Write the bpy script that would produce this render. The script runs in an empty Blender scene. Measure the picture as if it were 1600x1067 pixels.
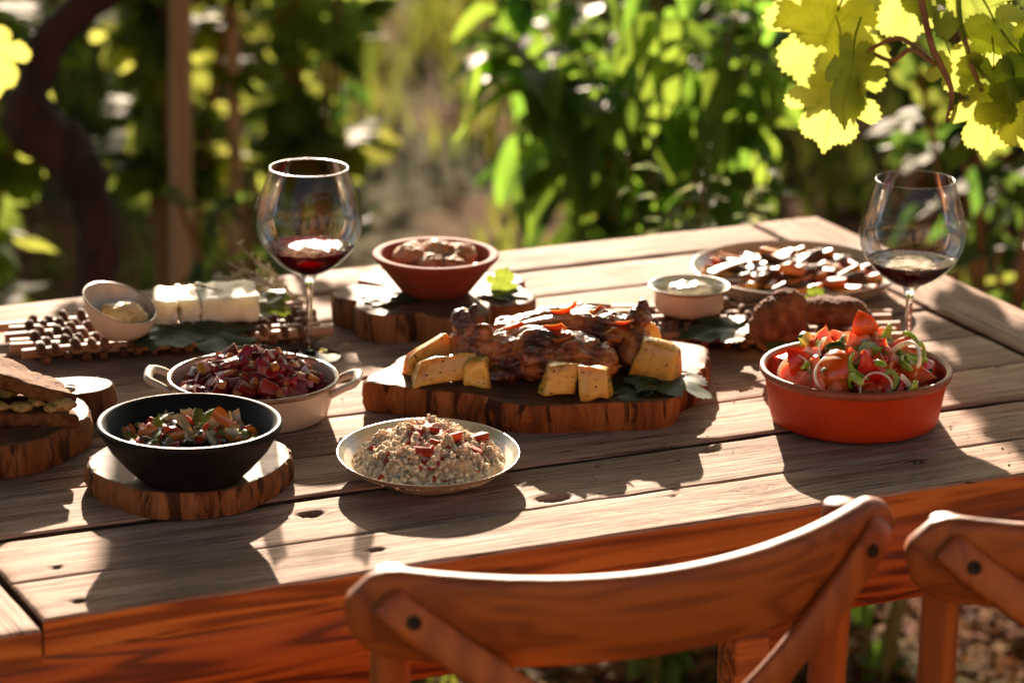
import bpy, math, random
import numpy as np
from mathutils import Vector, Matrix, noise

# ------------------------------------------------------------------ camera, world, sun, exposure
sc = bpy.context.scene
COL = sc.collection
rad = math.radians

cam_d = bpy.data.cameras.new("camera")
cam = bpy.data.objects.new("camera", cam_d)
COL.objects.link(cam)
sc.camera = cam
cam_d.sensor_width = 36.0
cam_d.lens = 117.31
cam_d.clip_start = 0.05
cam_d.clip_end = 400.0
_r = Vector((0.9047, -0.4258, 0.0133)).normalized()
_f = Vector((0.4118, 0.8662, -0.2832)).normalized()
_u = _r.cross(_f).normalized()
_r = _f.cross(_u).normalized()
m = Matrix((_r, _u, -_f)).transposed().to_4x4()
m.translation = Vector((-0.7913, -2.6024, 1.81))
cam.matrix_world = m
cam_d.dof.use_dof = True
cam_d.dof.focus_distance = 3.27
cam_d.dof.aperture_fstop = 4.5
cam_d.dof.aperture_blades = 0

SUN_EL = 18.0
SUN_AZ = 69.0           # degrees from +X towards +Y: where the sun stands
sx, sy = math.cos(rad(SUN_AZ)), math.sin(rad(SUN_AZ))

world = bpy.data.worlds.new("World")
sc.world = world
world.use_nodes = True
wn = world.node_tree.nodes
wl = world.node_tree.links
wn.clear()
sky = wn.new("ShaderNodeTexSky")
sky.sky_type = 'NISHITA'
sky.sun_disc = False
sky.sun_elevation = rad(SUN_EL)
sky.sun_rotation = math.atan2(sx, sy)
sky.air_density = 1.2
sky.dust_density = 2.0
bg = wn.new("ShaderNodeBackground")
bg.inputs['Strength'].default_value = 0.05
wo = wn.new("ShaderNodeOutputWorld")
wl.new(sky.outputs[0], bg.inputs[0])
wl.new(bg.outputs[0], wo.inputs[0])

sun_d = bpy.data.lights.new("sun", 'SUN')
sun_d.energy = 5.0
sun_d.angle = rad(0.5)
sun_d.color = (1.0, 0.775, 0.59)
sun = bpy.data.objects.new("sun", sun_d)
COL.objects.link(sun)
sd = Vector((-sx * math.cos(rad(SUN_EL)), -sy * math.cos(rad(SUN_EL)), -math.sin(rad(SUN_EL))))
sun.rotation_euler = sd.to_track_quat('-Z', 'Y').to_euler()
sun.location = (4, 10, 8)

vs = sc.view_settings
sc.display_settings.display_device = 'sRGB'
vs.view_transform = 'Standard'
vs.look = 'None'
vs.gamma = 1.0
vs.use_curve_mapping = False
vs.exposure = 1.95

cy = sc.cycles
cy.use_denoising = True
try:
    cy.denoiser = 'OPENIMAGEDENOISE'
except Exception:
    pass
cy.max_bounces = 7
cy.diffuse_bounces = 3
cy.glossy_bounces = 3
cy.transmission_bounces = 6
cy.transparent_max_bounces = 10
cy.caustics_reflective = False
cy.caustics_refractive = False
cy.sample_clamp_indirect = 6.0

# ------------------------------------------------------------------ helpers
RNG = random.Random(7)
TZ = 0.76


class MB:
    """collects faces of one mesh"""
    def __init__(s):
        s.v = []; s.f = []; s.m = []

    def add(s, v, f, mi=0):
        b = len(s.v)
        s.v.extend([tuple(p) for p in v])
        s.f.extend([tuple(i + b for i in q) for q in f])
        s.m.extend([mi] * len(f))
        return b

    def box(s, x0, x1, y0, y1, z0, z1, mi=0):
        v = [(x0, y0, z0), (x1, y0, z0), (x1, y1, z0), (x0, y1, z0), (x0, y0, z1), (x1, y0, z1), (x1, y1, z1), (x0, y1, z1)]
        f = [(0, 3, 2, 1), (4, 5, 6, 7), (0, 1, 5, 4), (1, 2, 6, 5), (2, 3, 7, 6), (3, 0, 4, 7)]
        s.add(v, f, mi)

    def lathe(s, prof, seg=64, mi=0, wob=0.0, sxy=(1, 1), seed=0.0, close=True):
        n = len(prof); v = []; f = []
        for (r, z) in prof:
            for k in range(seg):
                a = 2 * math.pi * k / seg
                q = 1 + (wob * noise.noise(Vector((math.cos(a) * 1.3 + seed, math.sin(a) * 1.3, z * 6))) if wob else 0)
                v.append((r * q * math.cos(a) * sxy[0], r * q * math.sin(a) * sxy[1], z))
        for i in range(n - 1):
            for k in range(seg):
                k2 = (k + 1) % seg
                f.append((i * seg + k, i * seg + k2, (i + 1) * seg + k2, (i + 1) * seg + k))
        b = s.add(v, f, mi)
        if close:
            for i, flip in ((0, True), (n - 1, False)):
                if prof[i][0] > 1e-6:
                    ring = [b + i * seg + k for k in range(seg)]
                    s.f.append(tuple(reversed(ring)) if flip else tuple(ring)); s.m.append(mi)
        return b

    def tube(s, path, radii, seg=8, mi=0, cap=True, flat=1.0, jitter=0.0, seed=0.0):
        path = [Vector(p) for p in path]
        n = len(path)
        if not hasattr(radii, '__len__'):
            radii = [radii] * n
        t0 = (path[1] - path[0]).normalized()
        up = Vector((0, 0, 1)) if abs(t0.z) < 0.9 else Vector((0, 1, 0))
        side = t0.cross(up).normalized()
        v = []; f = []
        for i in range(n):
            t = (path[min(i + 1, n - 1)] - path[max(i - 1, 0)]).normalized()
            side = (side - t * side.dot(t)).normalized()
            nn = t.cross(side).normalized()
            for k in range(seg):
                a = 2 * math.pi * k / seg
                r = radii[i]
                if jitter:
                    r *= 1 + jitter * noise.noise(Vector((path[i].x * 40 + seed, path[i].z * 40 + k * 1.7, path[i].y * 40)))
                v.append(path[i] + side * (math.cos(a) * r) + nn * (math.sin(a) * r * flat))
        for i in range(n - 1):
            for k in range(seg):
                k2 = (k + 1) % seg
                f.append((i * seg + k, i * seg + k2, (i + 1) * seg + k2, (i + 1) * seg + k))
        if cap:
            f.append(tuple(reversed(range(seg))))
            f.append(tuple((n - 1) * seg + k for k in range(seg)))
        s.add(v, f, mi)

    def ellipsoid(s, c, r, rot=None, nu=12, nv=8, mi=0):
        v = []; f = []
        R = rot.to_matrix() if rot is not None else Matrix.Identity(3)
        for j in range(nv + 1):
            ph = math.pi * j / nv
            for i in range(nu):
                th = 2 * math.pi * i / nu
                p = Vector((r[0] * math.sin(ph) * math.cos(th), r[1] * math.sin(ph) * math.sin(th), r[2] * math.cos(ph)))
                v.append(Vector(c) + R @ p)
        for j in range(nv):
            for i in range(nu):
                i2 = (i + 1) % nu
                f.append((j * nu + i, (j + 1) * nu + i, (j + 1) * nu + i2, j * nu + i2))
        s.add(v, f, mi)

    def mesh(s, name, mats, smooth=True):
        me = bpy.data.meshes.new(name)
        me.from_pydata(s.v, [], s.f)
        if not isinstance(mats, (list, tuple)):
            mats = [mats]
        for q in mats:
            me.materials.append(q)
        if len(mats) > 1:
            me.polygons.foreach_set('material_index', s.m)
        if smooth:
            me.polygons.foreach_set('use_smooth', [True] * len(me.polygons))
        me.update()
        return me


def fix_normals(me):
    import bmesh
    bm = bmesh.new(); bm.from_mesh(me)
    bmesh.ops.recalc_face_normals(bm, faces=bm.faces)
    bm.to_mesh(me); bm.free()
    return me


def sharp(me, ang=35):
    """keep edges sharper than ang crisp"""
    import bmesh
    bm = bmesh.new(); bm.from_mesh(me)
    bmesh.ops.recalc_face_normals(bm, faces=bm.faces)
    c = rad(ang)
    for e in bm.edges:
        e.smooth = not (len(e.link_faces) == 2 and e.calc_face_angle(0) > c)
    bm.to_mesh(me); bm.free()
    return me


def bevel(me, w, seg=2, ang=30):
    import bmesh
    bm = bmesh.new(); bm.from_mesh(me)
    bmesh.ops.recalc_face_normals(bm, faces=bm.faces)
    ed = [e for e in bm.edges if len(e.link_faces) == 2 and e.calc_face_angle(0) > rad(ang)]
    bmesh.ops.bevel(bm, geom=ed, offset=w, segments=seg, affect='EDGES', profile=0.5, clamp_overlap=True)
    bm.to_mesh(me); bm.free()
    me.polygons.foreach_set('use_smooth', [True] * len(me.polygons))
    return me


def ob(name, me, parent=None, loc=(0, 0, 0), rot=(0, 0, 0), scale=(1, 1, 1)):
    o = bpy.data.objects.new(name, me)
    COL.objects.link(o)
    o.location = loc
    o.rotation_euler = rot
    o.scale = scale if hasattr(scale, '__len__') else (scale,) * 3
    if parent is not None:
        o.parent = parent
    return o


def tag(o, label=None, cat=None, group=None, kind=None):
    if label: o['label'] = label
    if cat: o['category'] = cat
    if group: o['group'] = group
    if kind: o['kind'] = kind
    return o


def thing(name, label, cat, loc=(0, 0, 0), rz=0.0, group=None):
    o = bpy.data.objects.new(name, None)
    o.empty_display_size = 0.05
    COL.objects.link(o)
    o.location = loc
    o.rotation_euler = (0, 0, rz)
    return tag(o, label, cat, group)


def fuse(mb, voxel, mats, name, disp=None, smooth_it=0):
    """voxel-remesh overlapping closed lumps into one skin, then displace along normals"""
    me = mb.mesh(name + '_tmp', mats)
    o = bpy.data.objects.new('tmp', me); COL.objects.link(o)
    md = o.modifiers.new('r', 'REMESH'); md.mode = 'VOXEL'; md.voxel_size = voxel
    if smooth_it:
        ms = o.modifiers.new('s', 'SMOOTH'); ms.iterations = smooth_it; ms.factor = 0.5
    dg = bpy.context.evaluated_depsgraph_get()
    dg.update()
    out = bpy.data.meshes.new_from_object(o.evaluated_get(dg))
    bpy.data.objects.remove(o); bpy.data.meshes.remove(me)
    out.name = name
    if disp:
        nn = [v.normal.copy() for v in out.vertices]
        for v, k in zip(out.vertices, nn):
            v.co = v.co + k * disp(v.co)
    if not out.materials:
        for q in (mats if isinstance(mats, (list, tuple)) else [mats]):
            out.materials.append(q)
    out.polygons.foreach_set('use_smooth', [True] * len(out.polygons))
    out.update()
    return out


def nz(p, s, o=0.0):
    return noise.noise(Vector((p[0] * s + o, p[1] * s - o, p[2] * s + 2 * o)))


def spline(pts, n=8, closed=False):
    P = [Vector(p) for p in pts]; N = len(P); out = []
    for i in range(N if closed else N - 1):
        p0 = P[(i - 1) % N] if closed else P[max(i - 1, 0)]
        p1 = P[i]; p2 = P[(i + 1) % N]
        p3 = P[(i + 2) % N] if closed else P[min(i + 2, N - 1)]
        for k in range(n):
            t = k / n
            out.append(0.5 * ((2 * p1) + (p2 - p0) * t + (2 * p0 - 5 * p1 + 4 * p2 - p3) * t * t + (3 * p1 - p0 - 3 * p2 + p3) * t ** 3))
    if not closed:
        out.append(P[-1])
    return out


# ------------------------------------------------------------------ materials
class N:
    """tiny node-graph wrapper"""
    def __init__(s, name):
        s.mat = bpy.data.materials.new(name)
        s.mat.use_nodes = True
        s.t = s.mat.node_tree
        s.t.nodes.clear()
        s.out = s.t.nodes.new('ShaderNodeOutputMaterial')

    def n(s, typ, **kw):
        q = s.t.nodes.new(typ)
        for k, v in kw.items():
            if k in ('inp',):
                for a, b in v.items():
                    if hasattr(b, 'is_linked') or isinstance(b, bpy.types.NodeSocket):
                        s.t.links.new(b, q.inputs[a])
                    else:
                        q.inputs[a].default_value = b
            else:
                setattr(q, k, v)
        return q

    def link(s, a, b):
        s.t.links.new(a, b)

    def noise(s, vec, scale, detail=4, rough=0.55, dist=0.0):
        q = s.n('ShaderNodeTexNoise', inp={'Scale': scale, 'Detail': detail, 'Roughness': rough, 'Distortion': dist})
        if vec is not None:
            s.link(vec, q.inputs['Vector'])
        return q.outputs['Fac']

    def mapping(s, vec, scale=(1, 1, 1), loc=(0, 0, 0), rot=(0, 0, 0)):
        q = s.n('ShaderNodeMapping')
        s.link(vec, q.inputs['Vector'])
        q.inputs['Scale'].default_value = scale
        q.inputs['Location'].default_value = loc
        q.inputs['Rotation'].default_value = rot
        return q.outputs[0]

    def ramp(s, fac, stops, interp='LINEAR'):
        q = s.n('ShaderNodeValToRGB')
        q.color_ramp.interpolation = interp
        e = q.color_ramp.elements
        e[0].position, e[0].color = stops[0][0], tuple(stops[0][1]) + (1,)
        e[1].position, e[1].color = stops[-1][0], tuple(stops[-1][1]) + (1,)
        for p, c in stops[1:-1]:
            x = e.new(p); x.color = tuple(c) + (1,)
        s.link(fac, q.inputs[0])
        return q.outputs[0]

    def mix(s, fac, a, b, typ='MIX'):
        q = s.n('ShaderNodeMix', data_type='RGBA', blend_type=typ)
        for sock, val in ((q.inputs[0], fac), (q.inputs[6], a), (q.inputs[7], b)):
            if isinstance(val, bpy.types.NodeSocket):
                s.link(val, sock)
            elif isinstance(val, (int, float)):
                sock.default_value = val
            else:
                sock.default_value = tuple(val) + (1,)
        return q.outputs[2]

    def math(s, op, a, b=0.0, clamp=False):
        q = s.n('ShaderNodeMath', operation=op, use_clamp=clamp)
        for sock, val in ((q.inputs[0], a), (q.inputs[1], b)):
            if isinstance(val, bpy.types.NodeSocket):
                s.link(val, sock)
            else:
                sock.default_value = val
        return q.outputs[0]

    def bump(s, h, strength=0.3, dist=0.002, normal=None):
        q = s.n('ShaderNodeBump', inp={'Strength': strength, 'Distance': dist})
        s.link(h, q.inputs['Height'])
        if normal is not None:
            s.link(normal, q.inputs['Normal'])
        return q.outputs[0]

    def princ(s, **kw):
        q = s.n('ShaderNodeBsdfPrincipled')
        for k, v in kw.items():
            k = k.replace('_', ' ')
            if isinstance(v, bpy.types.NodeSocket):
                s.link(v, q.inputs[k])
            else:
                if isinstance(v, tuple) and len(v) == 3 and q.inputs[k].type == 'RGBA':
                    v = v + (1,)
                q.inputs[k].default_value = v
        return q

    def done(s, shader):
        s.link(shader, s.out.inputs['Surface'])
        return s.mat


def M(name, c1, c2=None, scale=20.0, rough=0.5, bump=0.0, bscale=60.0, bdist=0.002, var=0.0, hue=0.0, coat=0.0,
      sss=0.0, sssr=(0.5, 0.2, 0.1), sssc=0.01, metal=0.0, spec=0.5, c3=None, stretch=(1, 1, 1), island=False, rvar=0.0, detail=5, coords='Object'):
    g = N(name)
    tc = g.n('ShaderNodeTexCoord').outputs[coords]
    vec = g.mapping(tc, stretch)
    if c2 is None:
        q = g.n('ShaderNodeRGB'); q.outputs[0].default_value = tuple(c1) + (1,); col = q.outputs[0]
    else:
        f = g.noise(vec, scale, detail, 0.6)
        st = [(0.36, c1), (0.64, c2)] if c3 is None else [(0.33, c1), (0.5, c2), (0.68, c3)]
        col = g.ramp(f, st)
    if var or hue:
        rnd = g.n('ShaderNodeNewGeometry').outputs['Random Per Island'] if island else g.n('ShaderNodeObjectInfo').outputs['Random']
        h = g.n('ShaderNodeHueSaturation')
        g.link(col, h.inputs['Color'])
        g.link(g.math('ADD', g.math('MULTIPLY', rnd, 2 * var), 1 - var), h.inputs['Value'])
        r2 = g.math('FRACT', g.math('MULTIPLY', rnd, 7.31))
        g.link(g.math('ADD', g.math('MULTIPLY', r2, 2 * hue), 0.5 - hue), h.inputs['Hue'])
        col = h.outputs[0]
    kw = dict(Base_Color=col, Roughness=rough, Metallic=metal)
    p = g.princ(**kw)
    p.inputs['Specular IOR Level'].default_value = spec
    if rvar:
        g.link(g.math('ADD', g.math('MULTIPLY', g.noise(vec, scale * 1.7, 3), rvar), rough - rvar / 2, True), p.inputs['Roughness'])
    if coat:
        p.inputs['Coat Weight'].default_value = coat
        p.inputs['Coat Roughness'].default_value = 0.12
    if sss:
        p.inputs['Subsurface Weight'].default_value = sss
        p.inputs['Subsurface Radius'].default_value = sssr
        p.inputs['Subsurface Scale'].default_value = sssc
    if bump:
        g.link(g.bump(g.noise(vec, bscale, 6, 0.65), bump, bdist), p.inputs['Normal'])
    return g.done(p.outputs[0])


def leafmat(name, dif, tra, mixf=0.5, var=0.3, hue=0.03, rough=0.45, island=False, scale=30, spec=0.5):
    g = N(name)
    tc = g.n('ShaderNodeTexCoord').outputs['Object']
    rnd = g.n('ShaderNodeNewGeometry').outputs['Random Per Island'] if island else g.n('ShaderNodeObjectInfo').outputs['Random']
    nf = g.noise(tc, scale, 4)
    k = g.math('ADD', g.math('ADD', g.math('MULTIPLY', rnd, 2 * var), 1 - var - 0.15), g.math('MULTIPLY', nf, 0.3))
    r2 = g.math('FRACT', g.math('MULTIPLY', rnd, 5.77))
    hv = g.math('ADD', g.math('MULTIPLY', r2, 2 * hue), 0.5 - hue)

    ve = g.n('ShaderNodeAttribute', attribute_name='vein').outputs['Fac']
    spot = g.ramp(g.noise(tc, scale * 0.12, 5, 0.65), [(0.60, (0, 0, 0)), (0.74, (1, 1, 1))])

    def tint(c):
        cc = g.mix(g.math('MULTIPLY', ve, 0.55), c, (c[0] * 0.45, c[1] * 0.5, c[2] * 0.3))
        cc = g.mix(g.math('MULTIPLY', spot, 0.5), cc, (c[1] * 0.85, c[1] * 0.5, c[2] * 0.6))
        h = g.n('ShaderNodeHueSaturation')
        g.link(cc, h.inputs['Color'])
        g.link(k, h.inputs['Value']); g.link(hv, h.inputs['Hue'])
        return h.outputs[0]
    p = g.princ(Base_Color=tint(dif), Roughness=rough)
    p.inputs['Specular IOR Level'].default_value = spec
    t = g.n('ShaderNodeBsdfTranslucent')
    g.link(tint(tra), t.inputs['Color'])
    mx = g.n('ShaderNodeMixShader'); mx.inputs[0].default_value = mixf
    g.link(p.outputs[0], mx.inputs[1]); g.link(t.outputs[0], mx.inputs[2])
    return g.done(mx.outputs[0])
# ------------------------------------------------------------------ ground
def ground_material():
    g = N('garden_soil')
    tc = g.n('ShaderNodeTexCoord').outputs['Object']
    big = g.noise(tc, 0.7, 4, 0.6)
    fine = g.noise(tc, 14.0, 8, 0.7)
    a = g.ramp(fine, [(0.3, (0.05, 0.022, 0.011)), (0.5, (0.13, 0.058, 0.030)), (0.7, (0.25, 0.125, 0.07))])
    b = g.ramp(fine, [(0.3, (0.03, 0.035, 0.012)), (0.55, (0.07, 0.075, 0.028)), (0.75, (0.16, 0.13, 0.06))])
    col = g.mix(g.ramp(big, [(0.46, (0, 0, 0)), (0.56, (1, 1, 1))]), a, b)
    p = g.princ(Base_Color=col, Roughness=0.95)
    p.inputs['Specular IOR Level'].default_value = 0.03
    g.link(g.bump(fine, 0.8, 0.03), p.inputs['Normal'])
    return g.done(p.outputs[0])


def gz(x, y):
    d = math.hypot(x - 2, y - 3)
    k = 1.0 if d < 12 else max(0.0, 1 - (d - 12) / 6)
    return k * (0.03 * noise.noise(Vector((x * 0.9, y * 0.9, 3.1))) + 0.012 * noise.noise(Vector((x * 4, y * 4, 1.1)))) - 0.02


def build_ground():
    near = [i * 0.12 for i in range(-60, 100)]
    far = [13, 16, 22, 32, 50, 90, 160, 300]
    xs = [-f for f in reversed(far)] + near + [f for f in far]
    ys = xs
    v = [(x, y, gz(x, y)) for y in ys for x in xs]
    n = len(xs)
    f = [(j * n + i, j * n + i + 1, (j + 1) * n + i + 1, (j + 1) * n + i) for j in range(len(ys) - 1) for i in range(n - 1)]
    mb = MB(); mb.add(v, f)
    tag(ob('ground', mb.mesh('ground', ground_material())), kind='structure')


build_ground()

# ------------------------------------------------------------------ leaves
def blade_leaf(name, mat, L=1.0, W=0.36, fold=0.25, droop=0.35, curl=0.0, nl=8, pet=0.12, seed=0):
    """long oval leaf, folded along its midrib and drooping at the tip; origin at the stalk's foot, grows along +Y"""
    mb = MB(); v = []; f = []
    n = nl
    for i in range(n + 1):
        t = i / n
        w = W * 0.5 * (math.sin(math.pi * t ** 0.8) ** 0.85) * (1 - 0.15 * t) if 0 < t < 1 else 0.004
        y = pet + t * L
        z = -droop * t * t * L
        wob = 0.03 * math.sin(9 * t + seed)
        for s in (-1, -0.5, 0, 0.5, 1):
            v.append((s * w, y * (1 - 0.1 * t), z + abs(s) * w * fold * 2 + wob * s * abs(s)))
    for i in range(n):
        for k in range(4):
            f.append((i * 5 + k, i * 5 + k + 1, (i + 1) * 5 + k + 1, (i + 1) * 5 + k))
    mb.add(v, f)
    if pet:
        mb.tube([(0, 0, 0.0), (0, pet * 0.5, 0.01), (0, pet, 0)], 0.010, 4)
    return mb.mesh(name, mat)


GRAPE = [(0.0, 0.0), (0.10, -0.16), (0.30, -0.20), (0.46, -0.05), (0.40, 0.10), (0.60, 0.08), (0.74, 0.30), (0.62, 0.46),
         (0.38, 0.42), (0.46, 0.62), (0.34, 0.84), (0.16, 0.88), (0.0, 1.06)]


def grape_leaf(name, mat, cup=0.25, seed=0, pet=0.0, serr=0.035):
    """five-lobed toothed vine leaf, about 1 long, stalk joint at the origin, tip along +Y"""
    half = spline([(x, y, 0) for x, y in GRAPE], 5)
    out = [p for p in half] + [Vector((-p.x, p.y, 0)) for p in reversed(half[1:-1])]
    c = Vector((0, 0.34, 0))
    o2 = []
    for i, p in enumerate(out):
        d = (p - c)
        k = 1 + (serr if i % 2 else -serr) * (1.0 if p.length > 0.18 else 0.2)
        o2.append(c + d * k)
    n = len(o2)
    rings = [0.14, 0.3, 0.45, 0.6, 0.74, 0.87, 1.0]
    v = [c]; f = []; vein = []
    for r in rings:
        for p in o2:
            v.append(c + (p - c) * r)
    for i in range(n):
        f.append((0, 1 + i, 1 + (i + 1) % n))
    for j in range(len(rings) - 1):
        for i in range(n):
            i2 = (i + 1) % n
            f.append((1 + j * n + i, 1 + (j + 1) * n + i, 1 + (j + 1) * n + i2, 1 + j * n + i2))
    w = []
    veins = [(0, 1), (0.55, 0.75), (-0.55, 0.75), (0.95, 0.15), (-0.95, 0.15)]
    for p in v:
        q = Vector((p[0], p[1]))
        # creases along five veins
        cre = min(abs(q.x * b - q.y * a) / math.hypot(a, b) + (0.4 if q.x * a + q.y * b < 0 else 0) for a, b in veins)
        z = 0.16 * min(cre, 0.2) - cup * (q.x ** 2) - cup * 0.8 * max(0, q.y - 0.3) ** 2 + 0.05 * noise.noise(Vector((q.x * 3 + seed, q.y * 3, seed)))
        w.append((q.x, q.y, z)); vein.append(max(0.0, 1 - cre / 0.035))
    mb = MB(); mb.add(w, f)
    if pet:
        mb.tube([(0, 0.02, 0), (0, -pet * 0.5, 0.03), (0, -pet, 0.0)], 0.014, 5)
    me = mb.mesh(name, mat)
    at = me.attributes.new('vein', 'FLOAT', 'POINT')
    at.data.foreach_set('value', vein + [0.8] * (len(me.vertices) - len(vein)))
    return me


L_BRIGHT = leafmat('leaf_vine_young', (0.10, 0.13, 0.012), (0.52, 0.54, 0.11), 0.6, 0.18, 0.012, rough=0.6, spec=0.2)
L_VINE = leafmat('leaf_vine', (0.045, 0.085, 0.012), (0.34, 0.42, 0.07), 0.55, 0.35, 0.02, rough=0.65, spec=0.2)
L_BUSH = leafmat('leaf_bush', (0.05, 0.11, 0.018), (0.24, 0.41, 0.045), 0.55, 0.3, 0.02, rough=0.5, spec=0.3)
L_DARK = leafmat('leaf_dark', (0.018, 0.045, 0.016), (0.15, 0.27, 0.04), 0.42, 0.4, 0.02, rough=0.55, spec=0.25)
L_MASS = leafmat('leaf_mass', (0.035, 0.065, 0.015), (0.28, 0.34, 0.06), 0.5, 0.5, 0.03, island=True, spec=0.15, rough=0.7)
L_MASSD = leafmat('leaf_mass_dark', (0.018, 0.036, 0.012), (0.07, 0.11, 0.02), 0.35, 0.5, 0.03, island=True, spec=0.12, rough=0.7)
L_SILVER = leafmat('leaf_silver', (0.20, 0.24, 0.13), (0.34, 0.40, 0.18), 0.45, 0.2, 0.02, rough=0.7, spec=0.2)
GRASS = leafmat('grass_blade', (0.055, 0.075, 0.016), (0.18, 0.21, 0.03), 0.5, 0.45, 0.035, island=True, rough=0.8, spec=0.08)
LITTER = leafmat('dry_leaf', (0.17, 0.08, 0.036), (0.22, 0.11, 0.045), 0.2, 0.55, 0.03, island=True, rough=0.85, spec=0.06)
BARK = M('vine_bark', (0.020, 0.008, 0.005), (0.062, 0.025, 0.013), 30, 0.9, 0.9, 60, 0.01, stretch=(1, 1, 0.25), coords='Object')
BARK2 = M('bark_brown', (0.05, 0.028, 0.016), (0.15, 0.085, 0.05), 20, 0.9, 0.8, 50, 0.01, stretch=(1, 1, 0.3))
STAKE = M('stake_wood', (0.46, 0.27, 0.15), (0.62, 0.40, 0.24), 20, 0.8, 0.5, 60, 0.004, stretch=(1, 1, 0.1))
STEM = M('green_stem', (0.10, 0.12, 0.03), (0.17, 0.15, 0.04), 30, 0.6)
CANE = M('vine_cane', (0.16, 0.07, 0.03), (0.30, 0.15, 0.05), 30, 0.6, 0.3, 80)

GL = [grape_leaf('vine_leaf_%d' % i, L_VINE, 0.15 + 0.15 * i, i * 3.3, 0.5) for i in range(4)]
GLB = [grape_leaf('vine_leaf_young_%d' % i, L_BRIGHT, 0.12 + 0.14 * i, i * 5.1 + 1, 0.5) for i in range(3)]
BL = [blade_leaf('bush_leaf_%d' % i, L_BUSH, 1, 0.46 + 0.06 * i, 0.22, 0.25 + 0.22 * i, seed=i) for i in range(3)]
DL = [blade_leaf('dark_leaf_%d' % i, L_DARK, 1, 0.46 + 0.06 * i, 0.2, 0.2 + 0.2 * i, seed=i + 5) for i in range(3)]
SL = [blade_leaf('silver_leaf_%d' % i, L_SILVER, 1, 0.42, 0.3, 0.2 + 0.2 * i, seed=i) for i in range(2)]


def rot_to(d, roll=0.0):
    """euler that turns +Y to d with +Z kept as near upward as it can be, rolled about d"""
    d = Vector(d).normalized()
    q = d.to_track_quat('Y', 'Z')
    from mathutils import Quaternion
    return (q @ Quaternion((0, 1, 0), roll)).to_euler()


def leaf_cloud(n, centre, radii, size, rng, flat=0.6, hollow=0.35, clump=None):
    """many small two-triangle leaves in a lumpy volume: returns verts, faces"""
    V = []; F = []
    cl = clump or 1
    cents = []
    for _ in range(cl):
        while True:
            p = Vector((rng.uniform(-1, 1), rng.uniform(-1, 1), rng.uniform(-1, 1)))
            if hollow < p.length < 1:
                break
        cents.append(p)
    for i in range(n):
        if clump:
            c = cents[rng.randrange(cl)]
            q = Vector((rng.gauss(0, 1), rng.gauss(0, 1), rng.gauss(0, 1))) * 0.2
            p = c + q
        else:
            p = Vector((rng.uniform(-1, 1), rng.uniform(-1, 1), rng.uniform(-1, 1)))
        P = Vector((centre[0] + p.x * radii[0], centre[1] + p.y * radii[1], centre[2] + p.z * radii[2]))
        if P.z < 0.02:
            continue
        a = rng.uniform(0, 6.283); el = rng.uniform(-0.9, 0.5)
        d = Vector((math.cos(a) * math.cos(el), math.sin(a) * math.cos(el), math.sin(el)))
        s = d.cross(Vector((rng.gauss(0, 0.5), rng.gauss(0, 0.5), 1))).normalized()
        k = size * rng.uniform(0.6, 1.35)
        nrm = s.cross(d) * (k * 0.12)
        b = len(V)
        V += [P, P + d * k * 0.5 + s * k * 0.3 + nrm, P + d * k, P + d * k * 0.5 - s * k * 0.3 + nrm]
        F += [(b, b + 1, b + 2), (b, b + 2, b + 3)]
    return V, F


def shrub(name, label, cat, x, y, h, rx, ry, n, size, mat, seed, group=None, clump=26, stems=5, zc=0.52, bark=None):
    rng = random.Random(seed)
    t = thing(name, label, cat, (x, y, gz(x, y)), 0, group)
    mb = MB()
    V, F = leaf_cloud(n, (0, 0, h * zc), (rx, ry, h * 0.52), size, rng, clump=clump)
    mb.add(V, F)
    ob('foliage', mb.mesh('foliage', mat, smooth=False), t)
    for k in range(stems):
        a = rng.uniform(0, 6.283); e = rng.uniform(0.25, 0.75)
        top = Vector((math.cos(a) * rx * e, math.sin(a) * ry * e, h * rng.uniform(0.6, 0.9)))
        b = MB()
        pts = spline([(0.03 * math.cos(a), 0.03 * math.sin(a), -0.03), top * 0.35 + Vector((0, 0, 0.05)), top * 0.7, top], 5)
        b.tube(pts, [0.022 * (1 - 0.75 * i / (len(pts) - 1)) * (h / 1.6) for i in range(len(pts))], 6)
        ob('stem', b.mesh('stem', bark or BARK2), t)
    return t


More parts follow.
